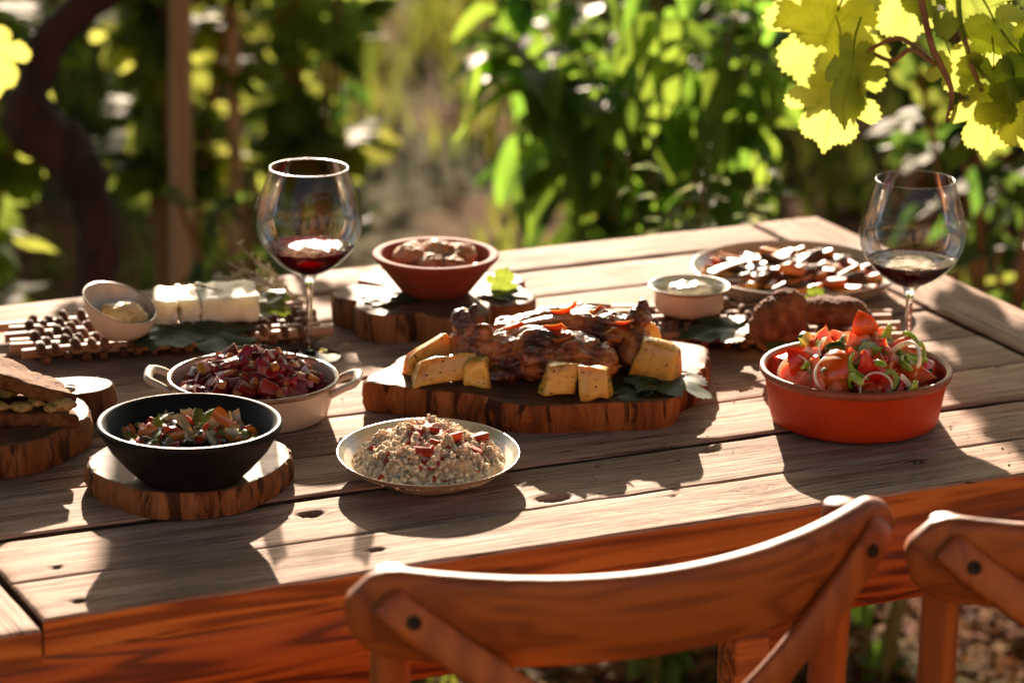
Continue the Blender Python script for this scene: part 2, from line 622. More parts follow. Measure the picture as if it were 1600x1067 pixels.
# ---- gnarled vine trunk (left) with its own arms and leaves
def vine_trunk():
    t = thing('grape_vine', 'gnarled dark old vine trunk bending in an S behind the table', 'vine', (0.70, 1.95, 0), 0)
    P = [(0.70, 1.95, -0.03), (0.705, 1.96, 0.15), (0.700, 1.985, 0.32), (0.712, 2.01, 0.444), (0.722, 2.03, 0.527), (0.716, 2.06, 0.61), (0.690, 2.09, 0.662),
         (0.650, 2.12, 0.705), (0.668, 2.136, 0.774), (0.712, 2.138, 0.839), (0.770, 2.13, 0.885), (0.86, 2.11, 0.945), (0.97, 2.10, 1.03), (1.02, 2.12, 1.15)]
    pts = spline([(x - 0.70, y - 1.95, z) for x, y, z in P], 7)
    n = len(pts)
    rr = []
    for i, p in enumerate(pts):
        z = p.z
        r = 0.033 - 0.009 * (i / n) + 0.008 * noise.noise(Vector((z * 18, 2, 0)))
        if 0.60 < z < 0.74: r += 0.010
        if z < 0.1: r += 0.02
        rr.append(r)
    mb = MB(); mb.tube(pts, rr, 14, jitter=0.35)
    ob('trunk', fix_normals(mb.mesh('trunk', BARK)), t)
    mb = MB()
    q = spline([(-0.04, 0.17, 0.70), (-0.09, 0.17, 0.66), (-0.075, 0.16, 0.64)], 4)
    mb.ellipsoid((-0.042, 0.165, 0.685), (0.045, 0.035, 0.035))
    ob('burl', mb.mesh('burl', BARK), t)
    rng = random.Random(5)
    for k in range(26):
        a = Vector(pts[rng.randrange(n - 14, n)])
        d = Vector((rng.uniform(-0.6, 1), rng.uniform(-0.6, 0.6), rng.uniform(-0.3, 1)))
        p = a + d * rng.uniform(0.05, 0.35)
        if p.z < 0.98:
            p.z = 0.98 + rng.uniform(0, 0.3)
        ob('leaf', rng.choice(GL), t, p, rot_to((rng.uniform(-1, 1), rng.uniform(-1, 0.3), rng.uniform(-1, -0.1)), rng.uniform(-0.6, 0.6)), rng.uniform(0.07, 0.12))


vine_trunk()


def stake(x, y, h, r, lean, label):
    t = thing('vine_stake', label, 'stake', (x, y, 0), 0, None)
    mb = MB()
    pts = [(0, 0, -0.03)] + [(lean[0] * k / 8, lean[1] * k / 8, h * k / 8) for k in range(1, 9)]
    mb.tube(pts, [r * (1 + 0.1 * noise.noise(Vector((k, x, y)))) for k in range(9)], 9)
    ob('post', sharp(mb.mesh('post', STAKE)), t)
    b = MB(); b.tube([(lean[0] * 0.8 + r * 1.08 * math.cos(a), lean[1] * 0.8 + r * 1.08 * math.sin(a), h * 0.8 + 0.004 * math.sin(2 * a)) for a in [i * 0.7 for i in range(10)]], 0.004, 5)
    ob('wire_tie', b.mesh('wire_tie', M('wire', (0.2, 0.18, 0.16), None, rough=0.5, metal=0.6)), t)


stake(1.17, 2.93, 1.75, 0.021, (0.02, 0.0), 'straight tan wooden stake standing among the left vines')
stake(1.33, 3.05, 1.8, 0.014, (-0.02, 0.02), 'thin dark stake just right of the tan stake')


def leafy_plant(name, label, cat, x, y, h, spread, nleaf, lsize, leaves, seed, stems=5, zmin=0.15, droop=0.5, stemmat=None, group=None, top=0.5, rs=0.008):
    """stems with big single leaves, each leaf an object"""
    rng = random.Random(seed)
    t = thing(name, label, cat, (x, y, gz(x, y)), 0, group)
    tips = []
    for k in range(stems):
        a = 2 * math.pi * k / stems + rng.uniform(-0.4, 0.4)
        e = spread * rng.uniform(0.25, 0.75)
        tip = Vector((math.cos(a) * e, math.sin(a) * e, h * rng.uniform(0.8, 1.0)))
        pts = spline([(0.02 * math.cos(a), 0.02 * math.sin(a), -0.03), (tip.x * 0.3, tip.y * 0.3, h * 0.35), (tip.x * 0.7, tip.y * 0.7, h * 0.7), tip], 6)
        mb = MB(); mb.tube(pts, [rs * (1 - 0.6 * i / len(pts)) for i in range(len(pts))], 6)
        ob('stem', mb.mesh('stem', stemmat or STEM), t)
        tips.append(pts)
    for i in range(nleaf):
        pts = tips[i % stems]
        u = max(zmin, min(0.999, rng.betavariate(2.0, 1.0 / top * 0.6)))
        p = pts[int(u * (len(pts) - 1))]
        a = rng.uniform(0, 6.283)
        el = rng.uniform(-droop, 0.35) + 0.5 * (u - 0.6)
        d = (math.cos(a) * math.cos(el), math.sin(a) * math.cos(el), math.sin(el))
        s = lsize * rng.uniform(0.65, 1.2) * (1.1 - 0.35 * u)
        ob('leaf', rng.choice(leaves), t, p, rot_to(d, rng.uniform(-0.5, 0.5)), s)
    return t


# ---- the leafy bush in the middle, others around
leafy_plant('leafy_bush', 'big bright green bush with large drooping leaves behind the table', 'bush', 1.66, 2.07, 0.98, 0.42, 300, 0.160, BL + BL + DL[:1], 11, stems=13, zmin=0.25, top=0.55, droop=0.95)
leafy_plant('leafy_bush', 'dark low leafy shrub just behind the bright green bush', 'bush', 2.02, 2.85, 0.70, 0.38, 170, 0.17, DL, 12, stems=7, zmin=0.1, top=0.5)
leafy_plant('silver_herb', 'pale silvery green herb just beyond the table edge', 'herb', 1.40, 1.40, 0.80, 0.17, 220, 0.050, SL, 13, stems=11, zmin=0.5, top=0.4, rs=0.003)
# left vines with grape leaves
leafy_plant('vine_shrub', 'light green young vine growing behind the tan stake', 'vine', 1.22, 3.12, 1.35, 0.42, 220, 0.12, GL + GLB[:1], 21, stems=7, zmin=0.3, droop=1.25, stemmat=CANE)
leafy_plant('vine_shrub', 'leafy green vine left of the gnarled trunk', 'vine', 0.70, 2.75, 0.95, 0.36, 150, 0.13, GL + DL[:1], 22, stems=6, zmin=0.15, droop=1.25, stemmat=CANE)
leafy_plant('vine_shrub', 'vine between the stakes and the left wine glass', 'vine', 1.55, 3.25, 1.30, 0.36, 130, 0.13, GL + GLB[:1] + DL[:1], 23, stems=6, zmin=0.3, droop=1.25, stemmat=CANE)
leafy_plant('vine_shrub', 'brownish half dry vine low behind the white cheese', 'vine', 1.12, 2.35, 0.55, 0.28, 60, 0.085, DL + GL[:1], 24, stems=6, zmin=0.2, stemmat=CANE)
for i, (lb, x, y, h) in enumerate([('small bright weed on the ground seen under the table', 1.62, 1.22, 0.22), ('bright green weed seen between the two chairs', 1.86, 1.12, 0.30), ('light green weed low behind the table legs', 1.30, 1.30, 0.24), ('leafy weed seen past the right chair', 2.02, 0.98, 0.30)]):
    leafy_plant('garden_weed', lb, 'weed', x, y, h, 0.14, 12, 0.075, [BL[0], BL[1], GLB[0]], 60 + i, stems=3, zmin=0.2, droop=1.0)
# right side dark greenery
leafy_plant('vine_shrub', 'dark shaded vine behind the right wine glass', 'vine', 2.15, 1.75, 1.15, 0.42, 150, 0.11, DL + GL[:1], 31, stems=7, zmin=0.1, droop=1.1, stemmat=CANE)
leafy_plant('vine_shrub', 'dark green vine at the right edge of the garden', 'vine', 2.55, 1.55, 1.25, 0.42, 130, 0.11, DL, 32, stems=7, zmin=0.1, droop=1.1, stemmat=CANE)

# ---- hedge of far shrubs: dark background mass, casting the long shade over the garden floor
hs = [
    ('round dark shrub far behind the vine trunk', 1.55, 6.6, 1.7, 0.7, 0.6), ('dark shrub far behind the stakes', 2.35, 7.2, 1.9, 0.8, 0.7),
    ('tall dim shrub far behind the left wine glass', 2.72, 7.7, 1.7, 0.55, 0.6), ('dark shrub at the far end of the dirt path', 4.45, 7.3, 1.6, 0.6, 0.7),
    ('dense shrub far behind the bright green bush', 4.35, 5.6, 1.7, 0.8, 0.7), ('dense dark shrub far behind the vine leaves', 4.6, 4.4, 1.7, 0.8, 0.8),
    ('dark shrub at the far right of the garden', 3.9, 3.4, 1.5, 0.7, 0.7),
    ('grey green shrub far left beyond the trunk', 0.75, 5.6, 1.5, 0.6, 0.6),
]
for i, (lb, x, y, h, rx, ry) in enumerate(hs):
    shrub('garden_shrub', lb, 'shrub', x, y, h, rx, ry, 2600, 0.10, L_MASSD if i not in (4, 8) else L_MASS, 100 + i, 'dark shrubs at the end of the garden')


# ---- grass and litter
def build_grass():
    rng = random.Random(77)
    V = []; F = []
    spots = []
    for i in range(620):
        x = rng.uniform(0.1, 5.2); y = rng.uniform(1.15, 6.8)
        k = noise.noise(Vector((x * 0.8, y * 0.8, 9.0)))
        on_path = abs((x - 2.2) - (y - 3.9) * 0.30) < 0.10
        if y < 1.75 and x < 2.4 and rng.random() < 0.85:
            continue
        if (k > -0.15 and not on_path) or rng.random() < 0.3:
            spots.append((x, y))
    for (x, y) in spots:
        for j in range(rng.randrange(14, 30)):
            a = rng.uniform(0, 6.283); r = abs(rng.gauss(0, 0.07))
            px, py = x + r * math.cos(a), y + r * math.sin(a)
            h = rng.uniform(0.05, 0.20); w = rng.uniform(0.003, 0.007)
            b = rng.uniform(0, 6.283); ln = rng.uniform(0.2, 0.9) * h
            z = gz(px, py) - 0.005
            dx, dy = math.cos(b), math.sin(b)
            n = len(V)
            V += [(px - dy * w, py + dx * w, z), (px + dy * w, py - dx * w, z),
                  (px + dx * ln * .35 + dy * w * .8, py + dy * ln * .35 - dx * w * .8, z + h * .6), (px + dx * ln * .35 - dy * w * .8, py + dy * ln * .35 + dx * w * .8, z + h * .6),
                  (px + dx * ln, py + dy * ln, z + h)]
            F += [(n, n + 1, n + 2, n + 3), (n + 3, n + 2, n + 4)]
    mb = MB(); mb.add(V, F)
    tag(ob('grass', mb.mesh('grass', GRASS)), 'loose tufts of grass and weeds on the garden floor', 'grass', kind='stuff')


def build_litter():
    rng = random.Random(78)
    V = []; F = []
    for i in range(9500):
        x = rng.uniform(0.0, 5.4); y = rng.uniform(0.9, 7.5)
        if i > 7000:
            x = rng.uniform(0.9, 2.4); y = rng.uniform(0.9, 1.8)
        z = gz(x, y) + rng.uniform(0.0, 0.012)
        s = rng.uniform(0.012, 0.05)
        a = rng.uniform(0, 6.283); ti = rng.uniform(-0.5, 0.5); tj = rng.uniform(-0.5, 0.5)
        dx, dy = math.cos(a), math.sin(a)
        n = len(V)
        V += [(x, y, z), (x + (dx * .5 - dy * .3) * s, y + (dy * .5 + dx * .3) * s, z + s * (0.2 + 0.3 * ti)), (x + dx * s, y + dy * s, z + s * (0.15 + 0.4 * tj)),
              (x + (dx * .5 + dy * .3) * s, y + (dy * .5 - dx * .3) * s, z + s * 0.2)]
        F += [(n, n + 3, n + 2), (n, n + 2, n + 1)]
    mb = MB(); mb.add(V, F)
    tag(ob('leaf_litter', mb.mesh('leaf_litter', LITTER, smooth=False)), 'dry brown fallen leaves scattered over the soil', 'leaf litter', kind='stuff')


build_grass()
build_litter()


# ---- vine hanging into the picture at the upper right
def hanging_vine():
    bx, by = 1.98, 0.78     # shoot hangs beyond the far right corner
    t = thing('hanging_vine', 'vine shoot with glowing yellow green leaves hanging over the table corner', 'vine', (bx - 0.288, by - 0.45, 0.106), 0)

    def P(p): return Vector((p[0] - bx, p[1] - by, p[2]))
    mb = MB()
    pts = spline([P((bx, by, -0.03)), P((1.97, .80, 0.5)), P((1.90, .80, 1.1)), P((1.75, .82, 1.5)), P((1.55, .85, 1.62)), P((1.42, .86, 1.45))], 8)
    mb.tube(pts, [0.030 * (1 - 0.7 * i / len(pts)) for i in range(len(pts))], 9, jitter=0.3)
    ob('trunk', mb.mesh('trunk', BARK2), t)
    canes = [
        ([(1.42, .86, 1.45), (1.395, .858, 1.25), (1.400, .858, 1.103), (1.398, .844, 1.058), (1.403, .825, 1.005), (1.416, .802, .960), (1.410, .797, .925)], 0.0055, 0.003),
        ([(1.405, .82, .985), (1.395, .852, .995), (1.388, .88, .978), (1.383, .93, .983)], 0.0032, 0.0022),
        ([(1.405, .82, .985), (1.398, .86, 1.000), (1.390, .886, 1.000), (1.36, .93, .965), (1.335, .90, .955)], 0.0030, 0.002),
        ([(1.42, .86, 1.45), (1.45, .85, 1.2), (1.444, .844, 1.055), (1.437, .806, .998), (1.44, .78, .96)], 0.0045, 0.0025),
        ([(1.44, .80, .99), (1.46, .78, .965), (1.48, .76, .94)], 0.003, 0.002),
    ]
    for c, r0, r1 in canes:
        q = spline([P(p) for p in c], 6)
        b = MB(); b.tube(q, [r0 + (r1 - r0) * i / (len(q) - 1) for i in range(len(q))], 7, jitter=0.15)
        ob('cane', b.mesh('cane', CANE), t)
    # (position of the leaf's joint, way the tip points, how far it is turned, size, kind)
    R = (0.9047, -0.4258, 0.0); B = (0.43, 0.9, 0)

    def D(r, u, b=0.0):
        return (R[0] * r + B[0] * b, R[1] * r + B[1] * b, u)
    lv = [
        ((1.395, 0.985, 1.055), D(-0.8, -0.5, -.2), 0.2, 0.125, 'b'), ((1.37, 0.965, 1.02), D(-0.35, -1, .1), 0.3, 0.125, 'b'), ((1.352, 0.90, 0.985), D(-0.2, -1, -.2), -0.7, 0.100, 'g'),
        ((1.345, 0.92, 0.945), D(-0.15, -1, .1), 0.2, 0.090, 'b'), ((1.375, 0.965, 0.985), D(0.25, -1, .2), 0.9, 0.075, 'b'), ((1.425, 0.94, 1.06), D(0.3, -1, .1), 0.4, 0.100, 'b'),
        ((1.418, 0.81, 0.995), D(0.4, -0.9, 0), 0.1, 0.055, 'b'), ((1.45, 0.84, 1.06), D(0.5, -0.8, -.2), -0.7, 0.105, 'g'),
        ((1.465, 0.80, 1.03), D(0.5, -0.8, .2), 0.3, 0.10, 'b'), ((1.45, 0.775, 0.985), D(0.1, -1, .0), 0.8, 0.085, 'g'), ((1.455, 0.78, 0.955), D(-0.1, -1, .1), -0.2, 0.085, 'b'),
        ((1.462, 0.745, 0.965), D(0.3, -1, .1), 0.3, 0.085, 'b'), ((1.41, 0.87, 1.07), D(0.2, -0.9, .3), 0.8, 0.07, 'g'), 
        ((1.475, 0.76, 1.00), D(0.7, -0.8, -.1), -0.8, 0.09, 'g'), ((1.50, 0.76, 1.03), D(0.4, -0.9, .1), 0.2, 0.09, 'b'), 
        
    ]
    rng = random.Random(3)
    for p, d, roll, s, k in lv:
        me = rng.choice(GLB if k == 'b' else GL)
        ob('leaf', me, t, P(p), leaf_face(d, roll), s * 0.80)


def leaf_face(d, roll):
    """tip along d, upper side turned away from the viewer's side of the garden (towards the sun), rolled about d"""
    from mathutils import Quaternion
    d = Vector(d).normalized()
    zax = Vector((0.36, 0.9, 0.35)); zax = (zax - d * zax.dot(d)).normalized()
    xax = d.cross(zax).normalized()
    mm = Matrix((xax, d, zax)).transposed()
    return (mm.to_quaternion() @ Quaternion((0, 1, 0), roll)).to_euler()


hanging_vine()


def arching_vine():
    bx, by = 2.35, 1.75
    t = thing('arching_vine', 'leafy vine shoot arching high beyond the far right table corner', 'vine', (bx, by, 0), 0)
    mb = MB(); q = spline([(0, 0, -0.03), (0.02, 0.0, 0.6), (-0.06, 0.0, 1.2), (-0.30, 0.02, 1.48), (-0.62, 0.03, 1.38)], 8)
    mb.tube(q, [0.018 * (1 - 0.75 * i / len(q)) for i in range(len(q))], 8, jitter=0.25); ob('cane', mb.mesh('cane', CANE), t)
    rng = random.Random(31)
    for k in range(26):
        p = Vector(q[rng.randrange(len(q) - 20, len(q))]) + Vector((rng.uniform(-0.08, 0.08), rng.uniform(-0.10, 0.10), rng.uniform(-0.16, 0.06)))
        ob('leaf', rng.choice(GL + GLB), t, p, leaf_face((rng.uniform(-0.8, 0.8), rng.uniform(-0.3, 0.3), rng.uniform(-1, -0.2)), rng.uniform(-0.7, 0.7)), rng.uniform(0.07, 0.11))


def left_shoot():
    bx, by = 0.10 + 0.19, 1.42 + 0.53
    t = thing('hanging_vine', 'yellow green vine leaf poking in at the left edge of the picture', 'vine', (bx, by, -0.14), 0)
    mb = MB(); q = spline([(0, 0, 0.1), (0.0, 0.0, 0.5), (0.04, -0.05, 0.95), (0.17, -0.17, 1.07)], 7)
    mb.tube(q, [0.014 * (1 - .8 * i / len(q)) for i in range(len(q))], 7); ob('cane', mb.mesh('cane', CANE), t)
    ob('leaf', GLB[0], t, (0.192, -0.19, 1.045), leaf_face((0.15, -0.05, -1), 0.2), 0.080)
    ob('leaf', GLB[1], t, (0.10, -0.10, 1.08), leaf_face((-0.6, 0.2, -0.2), 0.2), 0.09)


left_shoot()
arching_vine()
# ------------------------------------------------------------------ unseen trees, added round the terrace to close off most of the sky
def tree(label, x, y, h, r, n, seed, size=0.22, trunk=0.16, flatk=0.5, clump=70):
    rng = random.Random(seed)
    t = thing('sky_block_tree', label, 'tree', (x, y, gz(x, y)), 0, 'unseen trees added round the terrace to block skylight')
    mb = MB(); q = spline([(0, 0, -0.1), (0.05, 0.03, h * 0.25), (-0.04, 0.06, h * 0.5), (0.03, 0, h * 0.75)], 5)
    mb.tube(q, [trunk * (1.25 - 0.8 * i / len(q)) for i in range(len(q))], 10, jitter=0.2); ob('trunk', mb.mesh('trunk', BARK2), t)
    for k in range(9):
        a = 2 * math.pi * k / 9 + rng.uniform(-.3, .3); e = r * rng.uniform(0.5, 0.85)
        z0 = h * rng.uniform(0.4, 0.62)
        mb = MB(); p = spline([(0, 0.03, z0), (math.cos(a) * e * .4, math.sin(a) * e * .4, z0 + h * .12), (math.cos(a) * e, math.sin(a) * e, h * rng.uniform(0.7, 0.9))], 5)
        mb.tube(p, [trunk * 0.45 * (1 - 0.8 * i / len(p)) for i in range(len(p))], 7); ob('limb', mb.mesh('limb', BARK2), t)
    mb = MB(); V, F = leaf_cloud(n, (0, 0, h * 0.78), (r, r, h * flatk * 0.5), size, rng, clump=clump, hollow=0.0); mb.add(V, F)
    ob('crown', mb.mesh('crown', L_MASS, smooth=False), t)


tree('broad unseen tree added over the terrace to block skylight', -2.6, -0.4, 7.6, 4.6, 15000, 501, 0.26, 0.2, 0.34, 90)
tree('tall unseen tree added beyond the table to block skylight', 5.2, 1.8, 9.6, 4.8, 13000, 506, 0.3, 0.22, 0.32, 90)
tree('tall unseen tree added on the left of the garden to block skylight', -2.8, 4.6, 9.6, 4.6, 13000, 507, 0.3, 0.22, 0.32, 90)
tree('unseen tree added on the right of the terrace to block skylight', 5.6, -2.2, 5.5, 2.8, 8000, 504)

def build_fill_wall():  # unseen building front, added as a sunlit reflector for warm fill light
    g = N('ochre_plaster')
    tc = g.n('ShaderNodeTexCoord').outputs['Object']
    n1 = g.noise(tc, 1.2, 6, 0.6); n2 = g.noise(tc, 40, 6, 0.6)
    p = g.princ(Base_Color=g.ramp(n1, [(0.35, (0.48, 0.265, 0.13)), (0.65, (0.60, 0.35, 0.185))]), Roughness=0.9, Normal=g.bump(n2, 0.4, 0.01))
    pl = g.done(p.outputs[0])
    t = thing('fill_wall', 'ochre plaster house added unseen behind the viewer to bounce warm light', 'fill_wall', (0.0, -5.6, 0), 0)
    mb = MB()
    # wall with a door and two window openings, built as piers and lintels
    for x0, x1, z0, z1 in ((-5, -3.0, 0, 3), (-3.0, -1.8, 0, 0.9), (-3.0, -1.8, 2.1, 3), (-1.8, -0.4, 0, 3), (-0.4, 0.6, 2.15, 3), (0.6, 2.0, 0, 3), (2.0, 3.2, 0, 0.9), (2.0, 3.2, 2.1, 3), (3.2, 5.5, 0, 3)):
        mb.box(x0, x1, -0.3, 0.0, z0 - 0.05, z1)
    ob('wall', mb.mesh('wall', pl, smooth=False), t)
    wd = M('door_wood', (0.10, 0.05, 0.025), (0.18, 0.09, 0.045), 10, 0.6, stretch=(1, 1, 0.1))
    mb = MB(); mb.box(-0.395, 0.595, -0.22, -0.17, 0.0, 2.145); d = ob('door', mb.mesh('door', wd, smooth=False), t)
    mb = MB(); mb.ellipsoid((0.50, -0.14, 1.02), (0.03, 0.03, 0.03)); ob('handle', mb.mesh('handle', SCREW0), d)
    gl = M('window_glass', (0.02, 0.025, 0.03), None, rough=0.05)
    for x0 in (-3.0, 2.0):
        mb = MB(); mb.box(x0 + 0.002, x0 + 1.198, -0.22, -0.19, 0.902, 2.098); w = ob('window', mb.mesh('window', gl, smooth=False), t)
        mb = MB(); mb.box(x0 + 0.57, x0 + 0.63, -0.188, -0.15, 0.903, 2.097); mb.box(x0 + 0.003, x0 + 1.197, -0.188, -0.152, 1.47, 1.53); ob('window_frame', mb.mesh('window_frame', wd, smooth=False), w)
    rt = M('roof_tile', (0.30, 0.10, 0.05), (0.42, 0.17, 0.09), 8, 0.8)
    mb = MB(); mb.add([(-5.3, 0.5, 2.95), (5.8, 0.5, 2.95), (5.8, -3.0, 4.4), (-5.3, -3.0, 4.4), (-5.3, 0.5, 3.07), (5.8, 0.5, 3.07), (5.8, -3.0, 4.52), (-5.3, -3.0, 4.52)],
        [(0, 3, 2, 1), (4, 5, 6, 7), (0, 1, 5, 4), (1, 2, 6, 5), (2, 3, 7, 6), (3, 0, 4, 7)]); ob('roof', mb.mesh('roof', rt, smooth=False), t)


SCREW0 = M('door_knob', (0.2, 0.15, 0.08), None, rough=0.4, metal=1.0)
build_fill_wall()
tree('unseen tree added on the left of the terrace to block skylight', -5.0, 0.0, 5.5, 2.8, 8000, 505)
# ------------------------------------------------------------------ table
def table_top_material():
    g = N('weathered_planks')
    uv = g.n('ShaderNodeUVMap', uv_map='grain').outputs[0]
    rnd = g.n('ShaderNodeObjectInfo').outputs['Random']
    off = g.n('ShaderNodeCombineXYZ', inp={'X': g.math('MULTIPLY', rnd, 13.0), 'Y': g.math('MULTIPLY', rnd, 5.0), 'Z': g.math('MULTIPLY', rnd, 3.0)}).outputs[0]
    va = g.n('ShaderNodeVectorMath', operation='ADD'); g.link(uv, va.inputs[0]); g.link(off, va.inputs[1])
    v = va.outputs[0]
    broad = g.noise(g.mapping(v, (1.6, 9, 1)), 1.0, 5, 0.6)
    band = g.noise(g.mapping(v, (1.5, 55, 1)), 1.0, 5, 0.6, 0.4)
    fine = g.noise(g.mapping(v, (10, 330, 1)), 1.0, 5, 0.65)
    blot = g.noise(g.mapping(v, (7, 16, 1)), 1.0, 6, 0.65)
    # ring lines of the sawn board
    ringv = g.math('SINE', g.math('ADD', g.math('MULTIPLY', band, 46.0), g.math('MULTIPLY', broad, 26.0)))
    ring = g.math('MULTIPLY', g.math('ADD', ringv, 1.0), 0.5)
    c = g.ramp(band, [(0.30, (0.270, 0.165, 0.110)), (0.5, (0.450, 0.308, 0.236)), (0.72, (0.570, 0.410, 0.330))])
    c = g.mix(g.math('MULTIPLY', ring, 0.30), c, (0.16, 0.098, 0.060))
    c = g.mix(g.ramp(fine, [(0.35, (1, 1, 1)), (0.46, (0, 0, 0))]), c, (0.10, 0.062, 0.040))
    c = g.mix(g.ramp(blot, [(0.52, (0, 0, 0)), (0.72, (0.55, 0.55, 0.55))]), c, (0.18, 0.118, 0.080))
    cn = g.noise(g.mapping(v, (3.0, 95, 1)), 1.0, 3, 0.5, 0.3)
    cm = g.noise(g.mapping(v, (5.0, 14, 1)), 1.0, 2, 0.5)
    crack = g.math('MULTIPLY', g.math('SUBTRACT', 1.0, g.math('MULTIPLY', g.math('ABSOLUTE', g.math('SUBTRACT', cn, 0.5)), 75.0), True), g.ramp(cm, [(0.50, (0, 0, 0)), (0.56, (1, 1, 1))]))
    c = g.mix(g.math('MULTIPLY', crack, 0.9), c, (0.05, 0.03, 0.018))
    dirt = g.noise(g.mapping(v, (2.2, 5, 1)), 1.0, 7, 0.7)
    c = g.mix(g.ramp(dirt, [(0.50, (0, 0, 0)), (0.70, (0.6, 0.6, 0.6))]), c, (0.17, 0.125, 0.09))
    h = g.n('ShaderNodeHueSaturation'); g.link(c, h.inputs['Color'])
    g.link(g.math('ADD', g.math('MULTIPLY', rnd, 0.26), 0.88), h.inputs['Value'])
    kn = g.n('ShaderNodeAttribute', attribute_name='knot').outputs['Fac']
    c = g.mix(kn, h.outputs[0], (0.035, 0.018, 0.010))
    hh = g.math('ADD', g.math('MULTIPLY', fine, 1.0), g.math('ADD', g.math('MULTIPLY', ring, 0.28), g.math('SUBTRACT', g.math('MULTIPLY', blot, 0.5), g.math('MULTIPLY', crack, 1.2))))
    p = g.princ(Base_Color=c, Normal=g.bump(hh, 0.55, 0.0018))
    g.link(g.math('ADD', g.math('MULTIPLY', blot, 0.25), 0.50), p.inputs['Roughness'])
    p.inputs['Specular IOR Level'].default_value = 0.018
    return g.done(p.outputs[0])


def red_pine_material(name, dark, mid, light, ax=(1.3, 7.0, 7.0), k=34.0, rough=0.42, coat=0.15, knots=0.9):
    """oiled pine with bold cathedral grain"""
    g = N(name)
    tc = g.n('ShaderNodeTexCoord').outputs['Object']
    rnd = g.n('ShaderNodeObjectInfo').outputs['Random']
    off = g.n('ShaderNodeCombineXYZ', inp={'X': g.math('MULTIPLY', rnd, 9.0), 'Y': g.math('MULTIPLY', rnd, 4.0), 'Z': 0.0}).outputs[0]
    va = g.n('ShaderNodeVectorMath', operation='ADD'); g.link(tc, va.inputs[0]); g.link(off, va.inputs[1])
    v = va.outputs[0]
    f = g.noise(g.mapping(v, ax), 1.0, 2, 0.45, 0.25)
    s = g.math('MULTIPLY', g.math('ADD', g.math('SINE', g.math('MULTIPLY', f, k)), 1.0), 0.5)
    fine = g.noise(g.mapping(v, (ax[0] * 6, ax[1] * 35, ax[2] * 35)), 1.0, 4, 0.6)
    spot = g.noise(g.mapping(v, (ax[0] * 5, ax[1] * 2.4, ax[2] * 2.4)), 1.0, 3, 0.5)
    c = g.ramp(s, [(0.0, light), (0.62, mid), (0.97, dark)])
    c = g.mix(g.math('MULTIPLY', fine, 0.35), c, dark)
    c = g.mix(g.ramp(spot, [(0.66, (0, 0, 0)), (0.74, (knots, knots, knots))]), c, tuple(q * 0.35 for q in dark))
    p = g.princ(Base_Color=c, Roughness=rough, Normal=g.bump(g.math('ADD', fine, g.math('MULTIPLY', s, -0.5)), 0.35, 0.001))
    p.inputs['Coat Weight'].default_value = coat
    p.inputs['Coat Roughness'].default_value = 0.25
    return g.done(p.outputs[0])


TOPM = table_top_material()
EDGEM = red_pine_material('oiled_pine_edge', (0.22, 0.050, 0.009), (0.46, 0.125, 0.018), (0.66, 0.22, 0.038), (2.2, 34, 34), 34)
APRM = red_pine_material('oiled_pine_apron', (0.13, 0.018, 0.003), (0.38, 0.066, 0.007), (0.54, 0.120, 0.014), (1.8, 26, 26), 52)

GAPM = M('board_joint', (0.045, 0.026, 0.016), (0.08, 0.048, 0.03), 30, 0.9, spec=0.1)
XR, XO = 1.2378, 1.335

KNOTS = [  # x, y, radius x, radius y, depth, stain
    (0.317, 0.166, 0.010, 0.0070, 0.014, 1.0), (0.549, 0.118, 0.015, 0.0085, 0.016, 1.0), (0.739, 0.063, 0.012, 0.007, 0.0, 0.32),
    (0.824, 0.296, 0.012, 0.007, 0.0, 0.35), (1.172, 0.317, 0.009, 0.006, 0.0, 0.35), (0.334, 0.048, 0.006, 0.0032, 0.006, 0.9),
    (0.044, 0.030, 0.006, 0.004, 0.003, 0.9), (0.052, 0.120, 0.004, 0.003, 0.004, 0.9), (0.928, 0.072, 0.005, 0.004, 0.002, 0.9),
    (0.985, 0.50, 0.010, 0.006, 0.0, 0.4), (0.30, 0.60, 0.010, 0.006, 0.0, 0.4), (0.60, 0.62, 0.008, 0.005, 0.0, 0.5), (1.05, 0.87, 0.012, 0.007, 0.0, 0.4), (0.78, 0.92, 0.011, 0.007, 0.0, 0.35),
    (0.655, 0.150, 0.0022, 0.0018, 0.002, 0.9), (0.700, 0.140, 0.0018, 0.0016, 0.002, 0.9), (0.63, 0.185, 0.0018, 0.0016, 0.002, 0.9), (0.71, 0.17, 0.002, 0.0016, 0.002, 0.9), (0.655, 0.075, 0.0022, 0.0018, 0.002, 0.9),
    (0.415, 0.105, 0.002, 0.0016, 0.002, 0.9), (0.83, 0.16, 0.002, 0.0016, 0.002, 0.9), (1.02, 0.155, 0.002, 0.0018, 0.002, 0.9),
]


